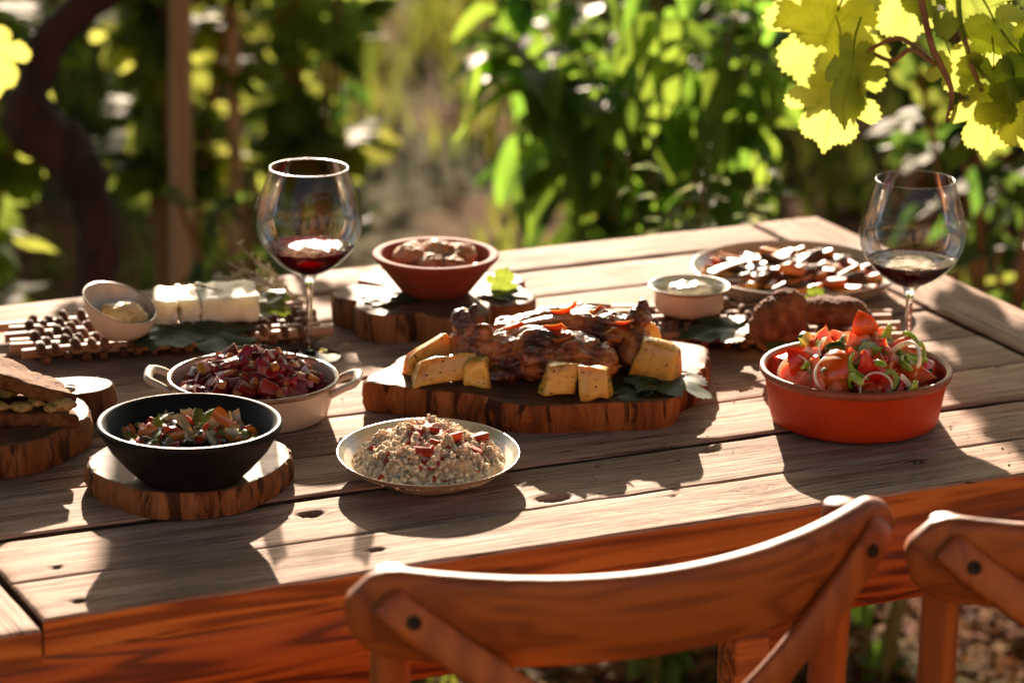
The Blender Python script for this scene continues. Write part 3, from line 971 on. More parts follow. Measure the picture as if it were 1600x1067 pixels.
def plank_mesh(name, x0, x1, y0, y1, thick, along='x', step=0.005, cross=0.0035, seed=0.0, zoff=0.0, knots=True, edge=None):
    """a board with worn, slightly uneven top; grain runs along x or y; returned in table coordinates (top at z = 0)"""
    nx = max(4, int((x1 - x0) / (step if along == 'x' else cross)))
    ny = max(4, int((y1 - y0) / (cross if along == 'x' else step)))
    xs = np.linspace(x0, x1, nx + 1); ys = np.linspace(y0, y1, ny + 1)
    # pull the second and next to last lines towards the edges for a worn arris
    for a in (xs, ys):
        a[1] = a[0] + 0.0012; a[-2] = a[-1] - 0.0012
        a[2] = a[0] + 0.0035; a[-3] = a[-1] - 0.0035
    X, Y = np.meshgrid(xs, ys)
    Z = np.zeros_like(X)
    KN = np.zeros_like(X)
    U = X.copy(); W = Y.copy()
    if along == 'y':
        U, W = Y.copy(), X.copy()
    for j in range(ny + 1):
        for i in range(nx + 1):
            p = Vector((X[j, i] * (6 if along == 'x' else 40) + seed, Y[j, i] * (40 if along == 'x' else 6), seed))
            Z[j, i] = 0.0006 * noise.noise(p) + 0.0004 * noise.noise(p * 2.7)
    dx = np.minimum(X - x0, x1 - X); dy = np.minimum(Y - y0, y1 - Y)
    d = np.minimum(dx, dy)
    chip = np.array([[noise.noise(Vector((X[j, i] * 25, Y[j, i] * 25, seed + 4))) for i in range(nx + 1)] for j in range(ny + 1)])
    wr = 0.0035 + 0.002 * chip
    k = np.clip(1 - d / wr, 0, 1)
    Z -= (1 - np.sqrt(np.clip(1 - k * k, 0, 1))) * (0.0028 + 0.0012 * chip)
    if knots:
        for (kx, ky, rx, ry, dep, st) in KNOTS:
            if not (x0 - .02 < kx < x1 + .02 and y0 - .02 < ky < y1 + .02):
                continue
            ex = (X - kx) / rx; ey = (Y - ky) / ry
            r = np.sqrt(ex * ex + ey * ey) + 1e-6
            if dep > 0:
                Z -= dep * np.clip((1.12 - r) / 0.4, 0, 1)
                Z -= 0.0012 * np.clip((1.9 - r) / 0.9, 0, 1)
            KN = np.maximum(KN, np.clip((1.15 - r) / 0.3, 0, 1) * st)
            if dep == 0:     # a healed knot shows as a dark broken ring
                KN = np.maximum(KN * 0.5, np.exp(-((r - 1.0) / 0.14) ** 2) * 0.95 * (np.sin(np.arctan2(ey, ex) * 2 + kx * 40) > -0.55))
            if along == 'x':
                W = W - (Y - ky) * (1.5 / (r * r * 0.25 + 1.0)) * (rx > 0.004)
            KN = np.maximum(KN, 0.30 * np.exp(-((r - 1.7) / 0.5) ** 2) * (rx > 0.004))
    Z += zoff
    nxv = nx + 1
    V = np.stack([X, Y, Z], -1).reshape(-1, 3)
    top = [(j * nxv + i, j * nxv + i + 1, (j + 1) * nxv + i + 1, (j + 1) * nxv + i) for j in range(ny) for i in range(nx)]
    nv = len(V)
    loop = [i for i in range(nx)] + [j * nxv + nx for j in range(ny)] + [ny * nxv + i for i in range(nx, 0, -1)] + [j * nxv for j in range(ny, 0, -1)]
    base = V[loop].copy(); base[:, 2] = -thick + zoff
    VV = np.concatenate([V, base])
    m = len(loop)
    side = [(loop[i], nv + i, nv + (i + 1) % m, loop[(i + 1) % m]) for i in range(m)]
    bot = [tuple(nv + i for i in range(m - 1, -1, -1))]
    me = bpy.data.meshes.new(name)
    me.from_pydata([tuple(p) for p in VV], [], top + side + bot)
    me.materials.append(TOPM); me.materials.append(EDGEM); me.materials.append(GAPM)
    sm_ = []
    for i in range(m):
        p, q = V[loop[i]], V[loop[(i + 1) % m]]
        c = ((p[0] + q[0]) / 2, (p[1] + q[1]) / 2)
        outer = c[1] < 0.001 or c[1] > 0.9625 or c[0] < -0.127 or c[0] > XO - 0.001
        sm_.append(1 if outer else 2)
    mi = [0] * len(top) + sm_ + [2]
    me.polygons.foreach_set('material_index', mi)
    sm = [True] * len(top) + [False] * (len(side) + 1)
    me.polygons.foreach_set('use_smooth', sm)
    at = me.attributes.new('knot', 'FLOAT', 'POINT')
    at.data.foreach_set('value', np.concatenate([KN.reshape(-1), np.zeros(m)]).astype(np.float32))
    uvl = me.uv_layers.new(name='grain')
    gu = np.concatenate([U.reshape(-1), U.reshape(-1)[loop]]); gw = np.concatenate([W.reshape(-1), W.reshape(-1)[loop]])
    li = np.zeros(len(me.loops), dtype=np.int32); me.loops.foreach_get('vertex_index', li)
    uvl.data.foreach_set('uv', np.stack([gu[li], gw[li]], -1).astype(np.float32).reshape(-1))
    me.update()
    return me


YS = [0.0, 0.0953, 0.2082, 0.3205, 0.4342, 0.5437, 0.662, 0.7643, 0.8712, 0.9631]
XR, XO = 1.2378, 1.335
TH = 0.034
table = thing('dining_table', 'long weathered wooden plank table laden with dishes', 'table', (0, 0, TZ), 0)
gaps = [0, 0.0040, 0.0075, 0.0050, 0.0045, 0.004, 0.004, 0.0045, 0.0045, 0]
for k in range(9):
    a = YS[k] + gaps[k] / 2; b = YS[k + 1] - gaps[k + 1] / 2
    fine = k < 3
    me = plank_mesh('plank', 0.002 + 0.0015 * math.sin(k * 2.3), XR - 0.004 + 0.0015 * math.sin(k * 3.1), a, b, TH, 'x', 0.0045 if fine else 0.007, 0.003 if fine else 0.005, seed=k * 7.7, zoff=0.0012 * math.sin(k * 4.1))
    ob('plank', me, table)
ob('end_board', plank_mesh('end_board', -0.128, -0.005, -0.017, 0.985, TH, 'y', 0.006, 0.004, seed=71, zoff=-0.002, knots=False), table)
ob('end_board', plank_mesh('end_board', XR + 0.004, XO, -0.010, 0.968, TH, 'y', 0.006, 0.004, seed=83, zoff=0.001, knots=False), table)


def boxpart(name, x0, x1, y0, y1, z0, z1, mat, parent, bev=0.003):
    mb = MB(); cx, cyy, cz = (x0 + x1) / 2, (y0 + y1) / 2, (z0 + z1) / 2
    mb.box(x0 - cx, x1 - cx, y0 - cyy, y1 - cyy, z0 - cz, z1 - cz)
    me = bevel(mb.mesh(name, mat), bev, 2)
    return ob(name, me, parent, (cx, cyy, cz))


ap = -TH - 0.001
boxpart('apron', -0.09, 1.28, 0.020, 0.044, ap - 0.088, ap, APRM, table)
boxpart('apron', -0.09, 1.28, 0.915, 0.939, ap - 0.088, ap, APRM, table)
boxpart('apron', -0.09, -0.066, 0.046, 0.913, ap - 0.088, ap, APRM, table)
boxpart('apron', 1.256, 1.28, 0.046, 0.913, ap - 0.088, ap, APRM, table)
boxpart('cross_batten', 0.55, 0.62, 0.046, 0.913, ap - 0.03, ap, APRM, table)
for lx in (-0.06, 1.19):
    for ly in (0.047, 0.85):
        boxpart('leg', lx, lx + 0.065, ly, ly + 0.065, -0.76 + 0.005, ap, APRM, table, 0.004)
boxpart('leg', 0.748, 0.788, 0.105, 0.145, -0.76 + 0.005, ap, EDGEM, table, 0.004)

# ------------------------------------------------------------------ chairs
CHW = red_pine_material('chair_bentwood', (0.19, 0.046, 0.005), (0.28, 0.073, 0.008), (0.34, 0.098, 0.012), (1.3, 30, 30), 26, 0.5, 0.12, 0.0)
CHV = red_pine_material('chair_bentwood_upright', (0.22, 0.054, 0.006), (0.30, 0.080, 0.009), (0.37, 0.105, 0.013), (34, 34, 1.6), 18, 0.5, 0.12, 0.0)
SCREW = M('screw_black', (0.012, 0.011, 0.010), None, rough=0.45, metal=0.4)


def sweep_rect(path, ups, hw, ht, mi=0, rnd=0.35, closed_ends=True):
    """rounded flat bar along path; ups = direction of its width at each point; hw half widths, ht half thickness"""
    n = len(path); v = []; f = []
    K = []
    for sx_, sy_ in ((1, 1), (-1, 1), (-1, -1), (1, -1)):
        c = (1 - rnd)
        aa = {(1, 1): (0, 45, 90), (-1, 1): (90, 135, 180), (-1, -1): (180, 225, 270), (1, -1): (270, 315, 360)}[(sx_, sy_)]
        for a in aa:
            K.append((sx_, sy_, math.cos(rad(a)), math.sin(rad(a))))
    for i in range(n):
        t = (Vector(path[min(i + 1, n - 1)]) - Vector(path[max(i - 1, 0)])).normalized()
        u = Vector(ups[i]); u = (u - t * u.dot(t)).normalized()
        s = t.cross(u).normalized()
        w = hw[i]; h = ht[i] if hasattr(ht, '__len__') else ht
        r = min(w, h) * 0.75
        for (a, b, c, d) in K:
            v.append(Vector(path[i]) + u * (a * (w - r) + c * r) + s * (b * (h - r) + d * r))
    m = len(K)
    for i in range(n - 1):
        for k in range(m):
            k2 = (k + 1) % m
            f.append((i * m + k, i * m + k2, (i + 1) * m + k2, (i + 1) * m + k))
    f.append(tuple(reversed(range(m)))); f.append(tuple((n - 1) * m + k for k in range(m)))
    return v, f


def make_chair(label, loc, rz):
    t = thing('cross_back_chair', label, 'chair', loc, rz, 'wooden cross back chairs along the near side')
    W = 0.250
    # top rail: bent in plan, ends forward; rear face looks to -y
    path = []; ups = []; hw = []; n = 48
    for i in range(n + 1):
        s = -1 + 2 * i / n
        a = abs(s)
        topz = 0.893 - 0.018 * (1 - s * s)
        botz = 0.806 - 0.006 * (1 - s * s) + 0.012 * a ** 4
        e = max(0.0, (a - 0.86) / 0.14)
        sh = math.sqrt(max(0.02, 1 - e * e * 0.985))
        path.append((W * s, 0.072 * (s * s - 1), (topz + botz) / 2 + (0.004 * e)))
        ups.append((0, -0.10, 1))
        hw.append((topz - botz) / 2 * sh)
    mb = MB(); v, f = sweep_rect(path, ups, hw, 0.0095); mb.add(v, f)
    ob('top_rail', fix_normals(mb.mesh('top_rail', CHW)), t)
    # rear posts
    for s in (-1, 1):
        x = 0.205 * s
        pts = spline([(x * 0.93, -0.075, 0.0), (x * 0.97, -0.045, 0.22), (x * 0.98, 0.000, 0.45), (x, 0.012, 0.65), (x * 1.01, 0.010, 0.79), (x * 1.015, 0.005, 0.862), (x * 1.015, 0.004, 0.880)], 6)
        m_ = len(pts)
        rr = [0.0165] * (m_ - 5) + [0.0165, 0.0160, 0.0145, 0.011, 0.005]
        mb = MB(); mb.tube(pts, rr, 14)
        ob('rear_post', fix_normals(mb.mesh('rear_post', CHV)), t)
    # crossing back slats with screws at the rail
    for s in (-1, 1):
        q = [(-0.228 * s, -0.026, 0.868), (-0.205 * s, -0.042, 0.845), (-0.10 * s, -0.078 - 0.006 * s, 0.762), (0.0, -0.060 - 0.007 * s, 0.672), (0.10 * s, -0.030 - 0.004 * s, 0.585), (0.192 * s, -0.012, 0.505)]
        pts = spline(q, 7); m_ = len(pts)
        d = [(Vector(pts[min(i + 1, m_ - 1)]) - Vector(pts[max(i - 1, 0)])).normalized() for i in range(m_)]
        uu = [Vector((-k.z, 0, k.x)) if s > 0 else Vector((k.z, 0, -k.x)) for k in d]
        hw2 = [0.0155 * min(1.0, math.sqrt(max(0.10, 1 - max(0, (2.2 - i) / 2.3) ** 2))) for i in range(m_)]
        mb = MB(); v, f = sweep_rect(pts, uu, hw2, 0.0050); mb.add(v, f)
        sl = ob('cross_slat', fix_normals(mb.mesh('cross_slat', CHV)), t)
        b = MB(); b.lathe([(0.0001, 0), (0.0055, 0.0), (0.0062, 0.001), (0.0058, 0.0022), (0.0028, 0.0026), (0.0024, 0.0012), (0.0001, 0.0012)], 16)
        ob('screw', b.mesh('screw', SCREW), sl, (-0.2105 * s, -0.0455, 0.850), (rad(90), 0, rad(-18 * s)))
    # seat, legs, stretchers
    mb = MB(); out = []
    for k in range(40):
        a = 2 * math.pi * k / 40
        c_, s_ = math.cos(a), math.sin(a)
        e = 0.6
        out.append((0.21 * math.copysign(abs(c_) ** e, c_) * (1 + 0.06 * s_), 0.20 + 0.20 * math.copysign(abs(s_) ** e, s_)))
    vv = []
    for z, k in ((0.435, 0.96), (0.440, 1.0), (0.455, 1.0), (0.462, 0.97), (0.455, 0.85), (0.452, 0.4)):
        vv += [(x * k, 0.20 + (y - 0.20) * k, z) for x, y in out]
    ff = []
    for j in range(5):
        for k in range(40):
            ff.append((j * 40 + k, j * 40 + (k + 1) % 40, (j + 1) * 40 + (k + 1) % 40, (j + 1) * 40 + k))
    ff.append(tuple(reversed(range(40)))); ff.append(tuple(5 * 40 + k for k in range(40)))
    mb.add(vv, ff); ob('seat', fix_normals(mb.mesh('seat', CHW)), t)
    for s in (-1, 1):
        mb = MB(); mb.tube([(0.195 * s, 0.385, 0.0), (0.188 * s, 0.375, 0.25), (0.178 * s, 0.365, 0.44)], [0.013, 0.0155, 0.0165], 12)
        ob('front_leg', mb.mesh('front_leg', CHV), t)
        mb = MB(); mb.tube([(0.192 * s, 0.382, 0.20), (0.196 * s, -0.043, 0.22)], 0.009, 8)
        ob('stretcher', mb.mesh('stretcher', CHV), t)
    mb = MB(); mb.tube([(-0.19, 0.38, 0.24), (0.19, 0.38, 0.24)], 0.009, 8); ob('stretcher', mb.mesh('stretcher', CHV), t)
    return t


make_chair('cross back wooden chair in front of the table, its whole top rail in view', (0.410, -0.300, 0.0), 0.0)
make_chair('cross back wooden chair at the right edge, only its left half in view', (0.889, -0.374, 0.0), rad(-1.5))
# ------------------------------------------------------------------ wooden boards
def slab_mesh(name, outline, thick, mats, bulge=0.004, seed=0.0, n=6, centre=None, rough=0.0012, bark=0.0034):
    """slice of a trunk: outline in plan (list of x, y), flat top, uneven bark side"""
    pts = spline([(x, y, 0) for x, y in outline], n, closed=True)
    P = [Vector((p.x, p.y)) for p in pts]; m_ = len(P)
    c = Vector(centre) if centre else sum(P, Vector((0, 0))) / m_
    # outward normals
    nr = []
    for i in range(m_):
        t = (P[(i + 1) % m_] - P[i - 1]).normalized(); nr.append(Vector((t.y, -t.x)))
    area = sum(P[i].x * P[(i + 1) % m_].y - P[(i + 1) % m_].x * P[i].y for i in range(m_))
    if area < 0:
        nr = [-q for q in nr]
    v = []; f = []; mi = []
    lev = [(0.0, -0.002), (0.04, 0.0), (0.25, 0.6), (0.5, 1.0), (0.75, 0.7), (0.94, 0.25), (1.0, -0.35)]
    for (h, b) in lev:
        for i in range(m_):
            q = P[i]
            k = bark * noise.noise(Vector((q.x * 260 + seed, q.y * 260, h * 2.2))) + bark * 0.9 * noise.noise(Vector((q.x * 90, q.y * 90, h * 1.0 + seed)))
            crack = noise.noise(Vector((q.x * 120 + 9, q.y * 120, seed)))
            if crack > 0.42 and 0.02 < h < 0.98:
                k -= 0.007 * (crack - 0.42) / 0.3
            d = b * bulge + k * (1 if 0.02 < h < 0.99 else 0.4)
            p = q + nr[i] * d
            v.append((p.x, p.y, thick * h))
    L = len(lev)
    for j in range(L - 1):
        for i in range(m_):
            f.append((j * m_ + i, j * m_ + (i + 1) % m_, (j + 1) * m_ + (i + 1) % m_, (j + 1) * m_ + i)); mi.append(1)
    f.append(tuple(reversed(range(m_)))); mi.append(1)
    base = (L - 1) * m_
    prev = base
    for s in (0.985, 0.93, 0.8, 0.62, 0.42, 0.2):
        b = len(v)
        for i in range(m_):
            q = c + (P[i] - c) * s
            v.append((q.x, q.y, thick + rough * noise.noise(Vector((q.x * 45, q.y * 45, seed))) + (0.0004 if s < 0.99 else 0)))
        for i in range(m_):
            f.append((prev + i, prev + (i + 1) % m_, b + (i + 1) % m_, b + i)); mi.append(0)
        prev = b
    b = len(v); v.append((c.x, c.y, thick + 0.0005))
    for i in range(m_):
        f.append((prev + i, prev + (i + 1) % m_, b)); mi.append(0)
    mb = MB(); mb.v = v; mb.f = f; mb.m = mi
    me = mb.mesh(name, mats)
    return sharp(me, 48)


def slice_top(name, c1, c2, ringk=170.0, ox=0.0, oy=0.0):
    g = N(name)
    tc = g.n('ShaderNodeTexCoord').outputs['Object']
    v = g.mapping(tc, (1, 1, 0.2), (ox, oy, 0))
    w = g.noise(v, 9.0, 3, 0.5)
    ln = g.n('ShaderNodeVectorMath', operation='LENGTH'); g.link(v, ln.inputs[0])
    d = g.math('ADD', ln.outputs['Value'], g.math('MULTIPLY', w, 0.05))
    s = g.math('MULTIPLY', g.math('ADD', g.math('SINE', g.math('MULTIPLY', d, ringk * 2.2)), 1.0), 0.5)
    fine = g.noise(v, 160.0, 5, 0.65)
    blot = g.noise(v, 22.0, 5, 0.6)
    c = g.ramp(blot, [(0.35, c1), (0.65, c2)])
    c = g.mix(g.math('MULTIPLY', s, 0.30), c, tuple(q * 0.45 for q in c1))
    c = g.mix(g.math('MULTIPLY', fine, 0.28), c, tuple(q * 0.35 for q in c1))
    p = g.princ(Base_Color=c, Roughness=0.6, Normal=g.bump(g.math('ADD', fine, g.math('MULTIPLY', s, 0.3)), 0.4, 0.0012))
    p.inputs['Specular IOR Level'].default_value = 0.08
    return g.done(p.outputs[0])


def bark_side(name, dark, mid, light):
    g = N(name)
    tc = g.n('ShaderNodeTexCoord').outputs['Object']
    v = g.mapping(tc, (1, 1, 0.10))
    a = g.noise(v, 42.0, 8, 0.72, 0.6)
    b = g.noise(g.mapping(tc, (1, 1, 0.16)), 34.0, 6, 0.65, 0.8)
    e = g.noise(g.mapping(tc, (1, 1, 0.6)), 60.0, 4, 0.6)
    c = g.ramp(a, [(0.30, dark), (0.47, mid), (0.72, light)])
    c = g.mix(g.ramp(b, [(0.54, (0, 0, 0)), (0.60, (0.9, 0.9, 0.9))]), c, tuple(q * 0.55 for q in dark))
    p = g.princ(Base_Color=c, Roughness=0.65, Normal=g.bump(g.math('ADD', a, g.math('MULTIPLY', e, 0.5)), 0.9, 0.004))
    p.inputs['Specular IOR Level'].default_value = 0.2
    return g.done(p.outputs[0])


ST1 = slice_top('slice_top_red', (0.13, 0.055, 0.028), (0.24, 0.115, 0.066), 150)
SB1 = bark_side('slice_bark_red', (0.07, 0.016, 0.005), (0.30, 0.085, 0.018), (0.52, 0.19, 0.045))
ST2 = slice_top('slice_top_grey', (0.12, 0.068, 0.042), (0.21, 0.13, 0.085), 170)
SB2 = bark_side('slice_bark_brown', (0.055, 0.020, 0.008), (0.22, 0.085, 0.028), (0.37, 0.165, 0.06))

# meat board
MBX, MBY = 0.685, 0.41
mo = [(.495, .429), (.536, .388), (.576, .352), (.590, .318), (.622, .295), (.679, .278), (.735, .262), (.762, .272), (.775, .300), (.806, .318), (.845, .360), (.872, .410), (.862, .436), (.83, .470), (.79, .525), (.72, .555), (.650, .552),
      (.59, .525), (.554, .505), (.535, .483), (.503, .462), (.490, .445)]
t = thing('meat_board', 'thick live edge wooden board carrying the roast meat', 'board', (MBX, MBY, TZ + 0.001), 0)
ob('wood_slice', slab_mesh('wood_slice', [(x - MBX, y - MBY) for x, y in mo], 0.030, [ST1, SB1], 0.003, 3.0, n=9), t)
MB_TOP = TZ + 0.0318

# flower shaped board under the brick red bowl
fo = []
lobes = [(0.092, 0.0, 0.032), (0.062, 0.060, 0.034), (-0.010, 0.078, 0.030), (-0.068, 0.040, 0.034), (-0.068, -0.020, 0.042), (-0.022, -0.072, 0.040), (0.052, -0.062, 0.038)]
for k in range(72):
    a = 2 * math.pi * k / 72
    d = (math.cos(a), math.sin(a)); best = 0.055
    for lx, ly, lr in lobes:
        b = lx * d[0] + ly * d[1]; disc = lr * lr - (lx * lx + ly * ly - b * b)
        if disc > 0 and b > 0:
            best = max(best, b + math.sqrt(disc))
    fo.append((best * d[0], best * d[1]))
t = thing('flower_board', 'thick flower shaped wood slice under the brick red bowl', 'board', (0.688, 0.722, TZ + 0.001), rad(12))
ob('wood_slice', slab_mesh('wood_slice', fo, 0.032, [ST1, SB2], 0.0015, 11.0, n=3, bark=0.0012), t)
FB_TOP = TZ + 0.0335

# board under the black bowl
bo = []
for k in range(22):
    a = 2 * math.pi * k / 22
    r = 0.098 * (1 + 0.05 * noise.noise(Vector((math.cos(a) * 1.5 + 4, math.sin(a) * 1.5, 2))) + 0.035 * math.cos(3 * a + 0.5))
    bo.append((r * math.cos(a), r * 0.94 * math.sin(a)))
t = thing('round_board', 'round rustic wood slice with bark under the black bowl', 'board', (0.2370, 0.2805, TZ + 0.001), rad(20))
ob('wood_slice', slab_mesh('wood_slice', bo, 0.026, [ST2, SB2], 0.003, 23.0, n=9), t)
BB_TOP = TZ + 0.0278

# board under the sandwich, mostly out of the picture
so = [(0.075, -0.060), (0.105, -0.025), (0.110, 0.02), (0.100, 0.05), (0.102, 0.058), (0.128, 0.050), (0.150, 0.066), (0.148, 0.090), (0.118, 0.104), (0.05, 0.115), (0.0, 0.135), (-0.06, 0.12), (-0.11, 0.06), (-0.115, -0.02), (-0.08, -0.08), (-0.01, -0.10), (0.04, -0.09)]
t = thing('sandwich_board', 'dark wood slice under the toasted sandwich at the left edge', 'board', (0.085, 0.470, TZ + 0.001), rad(-6))
ob('wood_slice', slab_mesh('wood_slice', so, 0.033, [ST1, SB2], 0.003, 31.0, n=7), t)
SB_TOP = TZ + 0.0345

# ------------------------------------------------------------------ dishes
TERRA = M('terracotta_glaze', (0.42, 0.026, 0.003), (0.52, 0.055, 0.006), 9, 0.5, 0.12, 120, 0.001, c3=(0.45, 0.034, 0.004), rvar=0.15, spec=0.3)
TERRA_RIM = M('terracotta_rim', (0.26, 0.065, 0.026), (0.34, 0.095, 0.045), 30, 0.45, 0.1, 150, 0.001)
BRICK = M('brick_clay', (0.19, 0.028, 0.009), (0.26, 0.044, 0.014), 26, 0.8, 0.35, 180, 0.001)
CREAM = M('cream_stoneware', (0.60, 0.47, 0.35), (0.68, 0.55, 0.42), 25, 0.28, 0.06, 140, 0.0008, coat=0.35)
CREAM_EDGE = M('cream_rim_brown', (0.22, 0.13, 0.075), (0.34, 0.22, 0.14), 60, 0.3, coat=0.3)
INNER = M('cream_inside', (0.62, 0.53, 0.42), (0.68, 0.59, 0.48), 25, 0.22, coat=0.4)
BLACKC = M('black_clay', (0.0045, 0.0038, 0.0038), (0.009, 0.007, 0.0065), 40, 0.5, 0.25, 160, 0.0008, rvar=0.15, spec=0.16)
SAGE = M('sage_glaze', (0.44, 0.44, 0.33), (0.52, 0.50, 0.38), 12, 0.16, coat=0.5)
ENAMEL = M('enamel_white', (0.56, 0.46, 0.35), (0.62, 0.52, 0.41), 30, 0.22, coat=0.5)


def dish(name, label, cat, loc, prof_out, prof_in, m_out, m_in, m_rim, rim=None, seg=96, wob=0.01, sxy=(1, 1), rz=0.0, extra=None):
    """bowl = outer shell, inner glaze, rim ring as three parts"""
    t = thing(name, label, cat, loc, rz)
    mb = MB(); mb.lathe([(0.0005, prof_out[0][1])] + list(prof_out), seg, wob=wob, sxy=sxy, close=False); ob('outer_wall', fix_normals(mb.mesh('outer_wall', m_out)), t)
    mb = MB(); mb.lathe(list(prof_in) + [(0.0005, prof_in[-1][1])], seg, wob=wob, sxy=sxy, close=False)
    me = mb.mesh('inside', m_in); ob('inside', me, t)
    rp = [prof_out[-1]] + list(rim or []) + [prof_in[0]]
    mb = MB(); mb.lathe(rp, seg, wob=wob, sxy=sxy, close=False); ob('rim', mb.mesh('rim', m_rim), t)
    return t


SALX, SALY = 0.938, 0.210
dish('salad_bowl', 'orange red terracotta bowl full of tomato salad', 'bowl', (SALX, SALY, TZ + 0.001),
     [(0.080, 0.001), (0.0855, 0.004), (0.0875, 0.012), (0.0915, 0.035), (0.0945, 0.050)], [(0.0925, 0.0565), (0.0895, 0.040), (0.085, 0.014), (0.080, 0.008)], TERRA, TERRA, TERRA_RIM,
     [(0.0975, 0.0515), (0.0990, 0.0540), (0.0988, 0.0575), (0.0972, 0.0593), (0.0945, 0.0590)])

dish('black_bowl', 'black clay bowl of roasted vegetables on the round wood slice', 'bowl', (0.2215, 0.2330, BB_TOP),
     [(0.046, 0.000), (0.050, 0.003), (0.060, 0.0125), (0.075, 0.030), (0.0845, 0.0465)], [(0.0785, 0.0490), (0.0735, 0.040), (0.064, 0.024), (0.045, 0.012)], BLACKC, BLACKC, BLACKC,
     [(0.0868, 0.0500), (0.0876, 0.0530), (0.0868, 0.0557), (0.0845, 0.0563), (0.0815, 0.0540)], wob=0.008)

dish('brick_red_bowl', 'small brick red clay bowl on the flower shaped board', 'bowl', (0.690, 0.716, FB_TOP + 0.001),
     [(0.036, 0.000), (0.040, 0.003), (0.050, 0.016), (0.064, 0.034), (0.0692, 0.0395)], [(0.0605, 0.0405), (0.056, 0.031), (0.045, 0.018), (0.030, 0.012)], BRICK, BRICK, BRICK,
     [(0.0712, 0.0420), (0.0716, 0.0440), (0.0700, 0.0455), (0.0640, 0.0455), (0.0615, 0.0443)], wob=0.012)


def handle_mesh(mat):
    pts = spline([(-0.006, -0.031, -0.004), (0.010, -0.030, 0.001), (0.0215, -0.024, 0.003), (0.0245, -0.012, 0.004), (0.0245, 0.012, 0.004), (0.0215, 0.024, 0.003), (0.010, 0.030, 0.001), (-0.006, 0.031, -0.004)], 6)
    mb = MB(); mb.tube(pts, 0.0062, 10, flat=0.62)
    return mb.mesh('handle', mat)


BX, BY = 0.376, 0.470
t = dish('casserole_dish', 'cream two handled dish of beetroot salad', 'dish', (BX, BY, TZ + 0.001),
         [(0.072, 0.000), (0.0765, 0.003), (0.0800, 0.015), (0.0862, 0.036)], [(0.0838, 0.0395), (0.0815, 0.030), (0.0765, 0.010), (0.070, 0.006)], CREAM, INNER, CREAM_EDGE,
         [(0.0880, 0.0385), (0.0886, 0.0402), (0.0880, 0.0415), (0.0856, 0.0418)])
hm = handle_mesh(CREAM)
for a in (156, -29):
    ob('handle', hm, t, (0.087 * math.cos(rad(a)), 0.087 * math.sin(rad(a)), 0.036), (0, rad(-8), rad(a)), (0.85, 0.85, 1))

PX, PY = 0.464, 0.224
t = dish('oval_plate', 'sage glazed oval plate of bulgur salad with a brown rim', 'plate', (PX, PY, TZ + 0.001),
         [(0.055, 0.000), (0.058, 0.004), (0.072, 0.011), (0.0885, 0.021)], [(0.0895, 0.0235), (0.082, 0.0165), (0.066, 0.0085), (0.055, 0.0065)], CREAM, SAGE, CREAM_EDGE,
         [(0.0908, 0.0222), (0.0912, 0.0233), (0.0905, 0.0240)], sxy=(0.985, 1.16), rz=rad(-25), wob=0.006)

GX, GY = 1.126, 0.660
dish('serving_plate', 'wide cream serving plate of roasted carrots at the back', 'plate', (GX, GY, TZ + 0.001),
     [(0.080, 0.000), (0.085, 0.003), (0.105, 0.014), (0.1195, 0.027)], [(0.1195, 0.0310), (0.112, 0.024), (0.098, 0.012), (0.080, 0.007)], CREAM, SAGE, CREAM_EDGE,
     [(0.1228, 0.0295), (0.1232, 0.0312), (0.1215, 0.0322)], wob=0.006)

# ------------------------------------------------------------------ wine glasses
def glass_material():
    g = N('clear_glass')
    fr = g.n('ShaderNodeFresnel', inp={'IOR': 1.5}).outputs[0]
    tr = g.n('ShaderNodeBsdfTransparent'); tr.inputs[0].default_value = (0.99, 0.99, 0.985, 1)
    gl = g.n('ShaderNodeBsdfGlossy'); gl.inputs['Roughness'].default_value = 0.035
    mx = g.n('ShaderNodeMixShader')
    g.link(g.math('MULTIPLY', fr, 0.8, True), mx.inputs[0])
    g.link(tr.outputs[0], mx.inputs[1]); g.link(gl.outputs[0], mx.inputs[2])
    return g.done(mx.outputs[0])


GLASS = glass_material()
def lip_material():
    g = N('polished_lip')
    tr = g.n('ShaderNodeBsdfTransparent'); tr.inputs[0].default_value = (0.95, 0.95, 0.95, 1)
    gl = g.n('ShaderNodeBsdfGlossy'); gl.inputs['Roughness'].default_value = 0.22
    mx = g.n('ShaderNodeMixShader'); mx.inputs[0].default_value = 0.18
    g.link(tr.outputs[0], mx.inputs[1]); g.link(gl.outputs[0], mx.inputs[2])
    return g.done(mx.outputs[0])


GLASS_LIP = lip_material()
gs = N('solid_glass')
_p = gs.princ(Base_Color=(0.97, 0.98, 0.97), Roughness=0.01, IOR=1.5)
_p.inputs['Transmission Weight'].default_value = 1.0
GLASS_SOLID = gs.done(_p.outputs[0])
gw = N('red_wine')
_v = gw.n('ShaderNodeBsdfRefraction'); _v.inputs['Color'].default_value = (0.60, 0.016, 0.030, 1); _v.inputs['IOR'].default_value = 1.34; _v.inputs['Roughness'].default_value = 0.02
_d = gw.n('ShaderNodeBsdfDiffuse'); _d.inputs['Color'].default_value = (0.13, 0.004, 0.010, 1)
_g = gw.n('ShaderNodeBsdfGlossy'); _g.inputs['Roughness'].default_value = 0.03
_m1 = gw.n('ShaderNodeMixShader'); _m1.inputs[0].default_value = 0.35
gw.link(_v.outputs[0], _m1.inputs[1]); gw.link(_d.outputs[0], _m1.inputs[2])
_m2 = gw.n('ShaderNodeMixShader'); gw.link(gw.math('MULTIPLY', gw.n('ShaderNodeFresnel', inp={'IOR': 1.34}).outputs[0], 0.32), _m2.inputs[0])
_wb = gw.bump(gw.noise(gw.n('ShaderNodeTexCoord').outputs['Object'], 70.0, 3, 0.5), 0.25, 0.004)
gw.link(_wb, _g.inputs['Normal'])
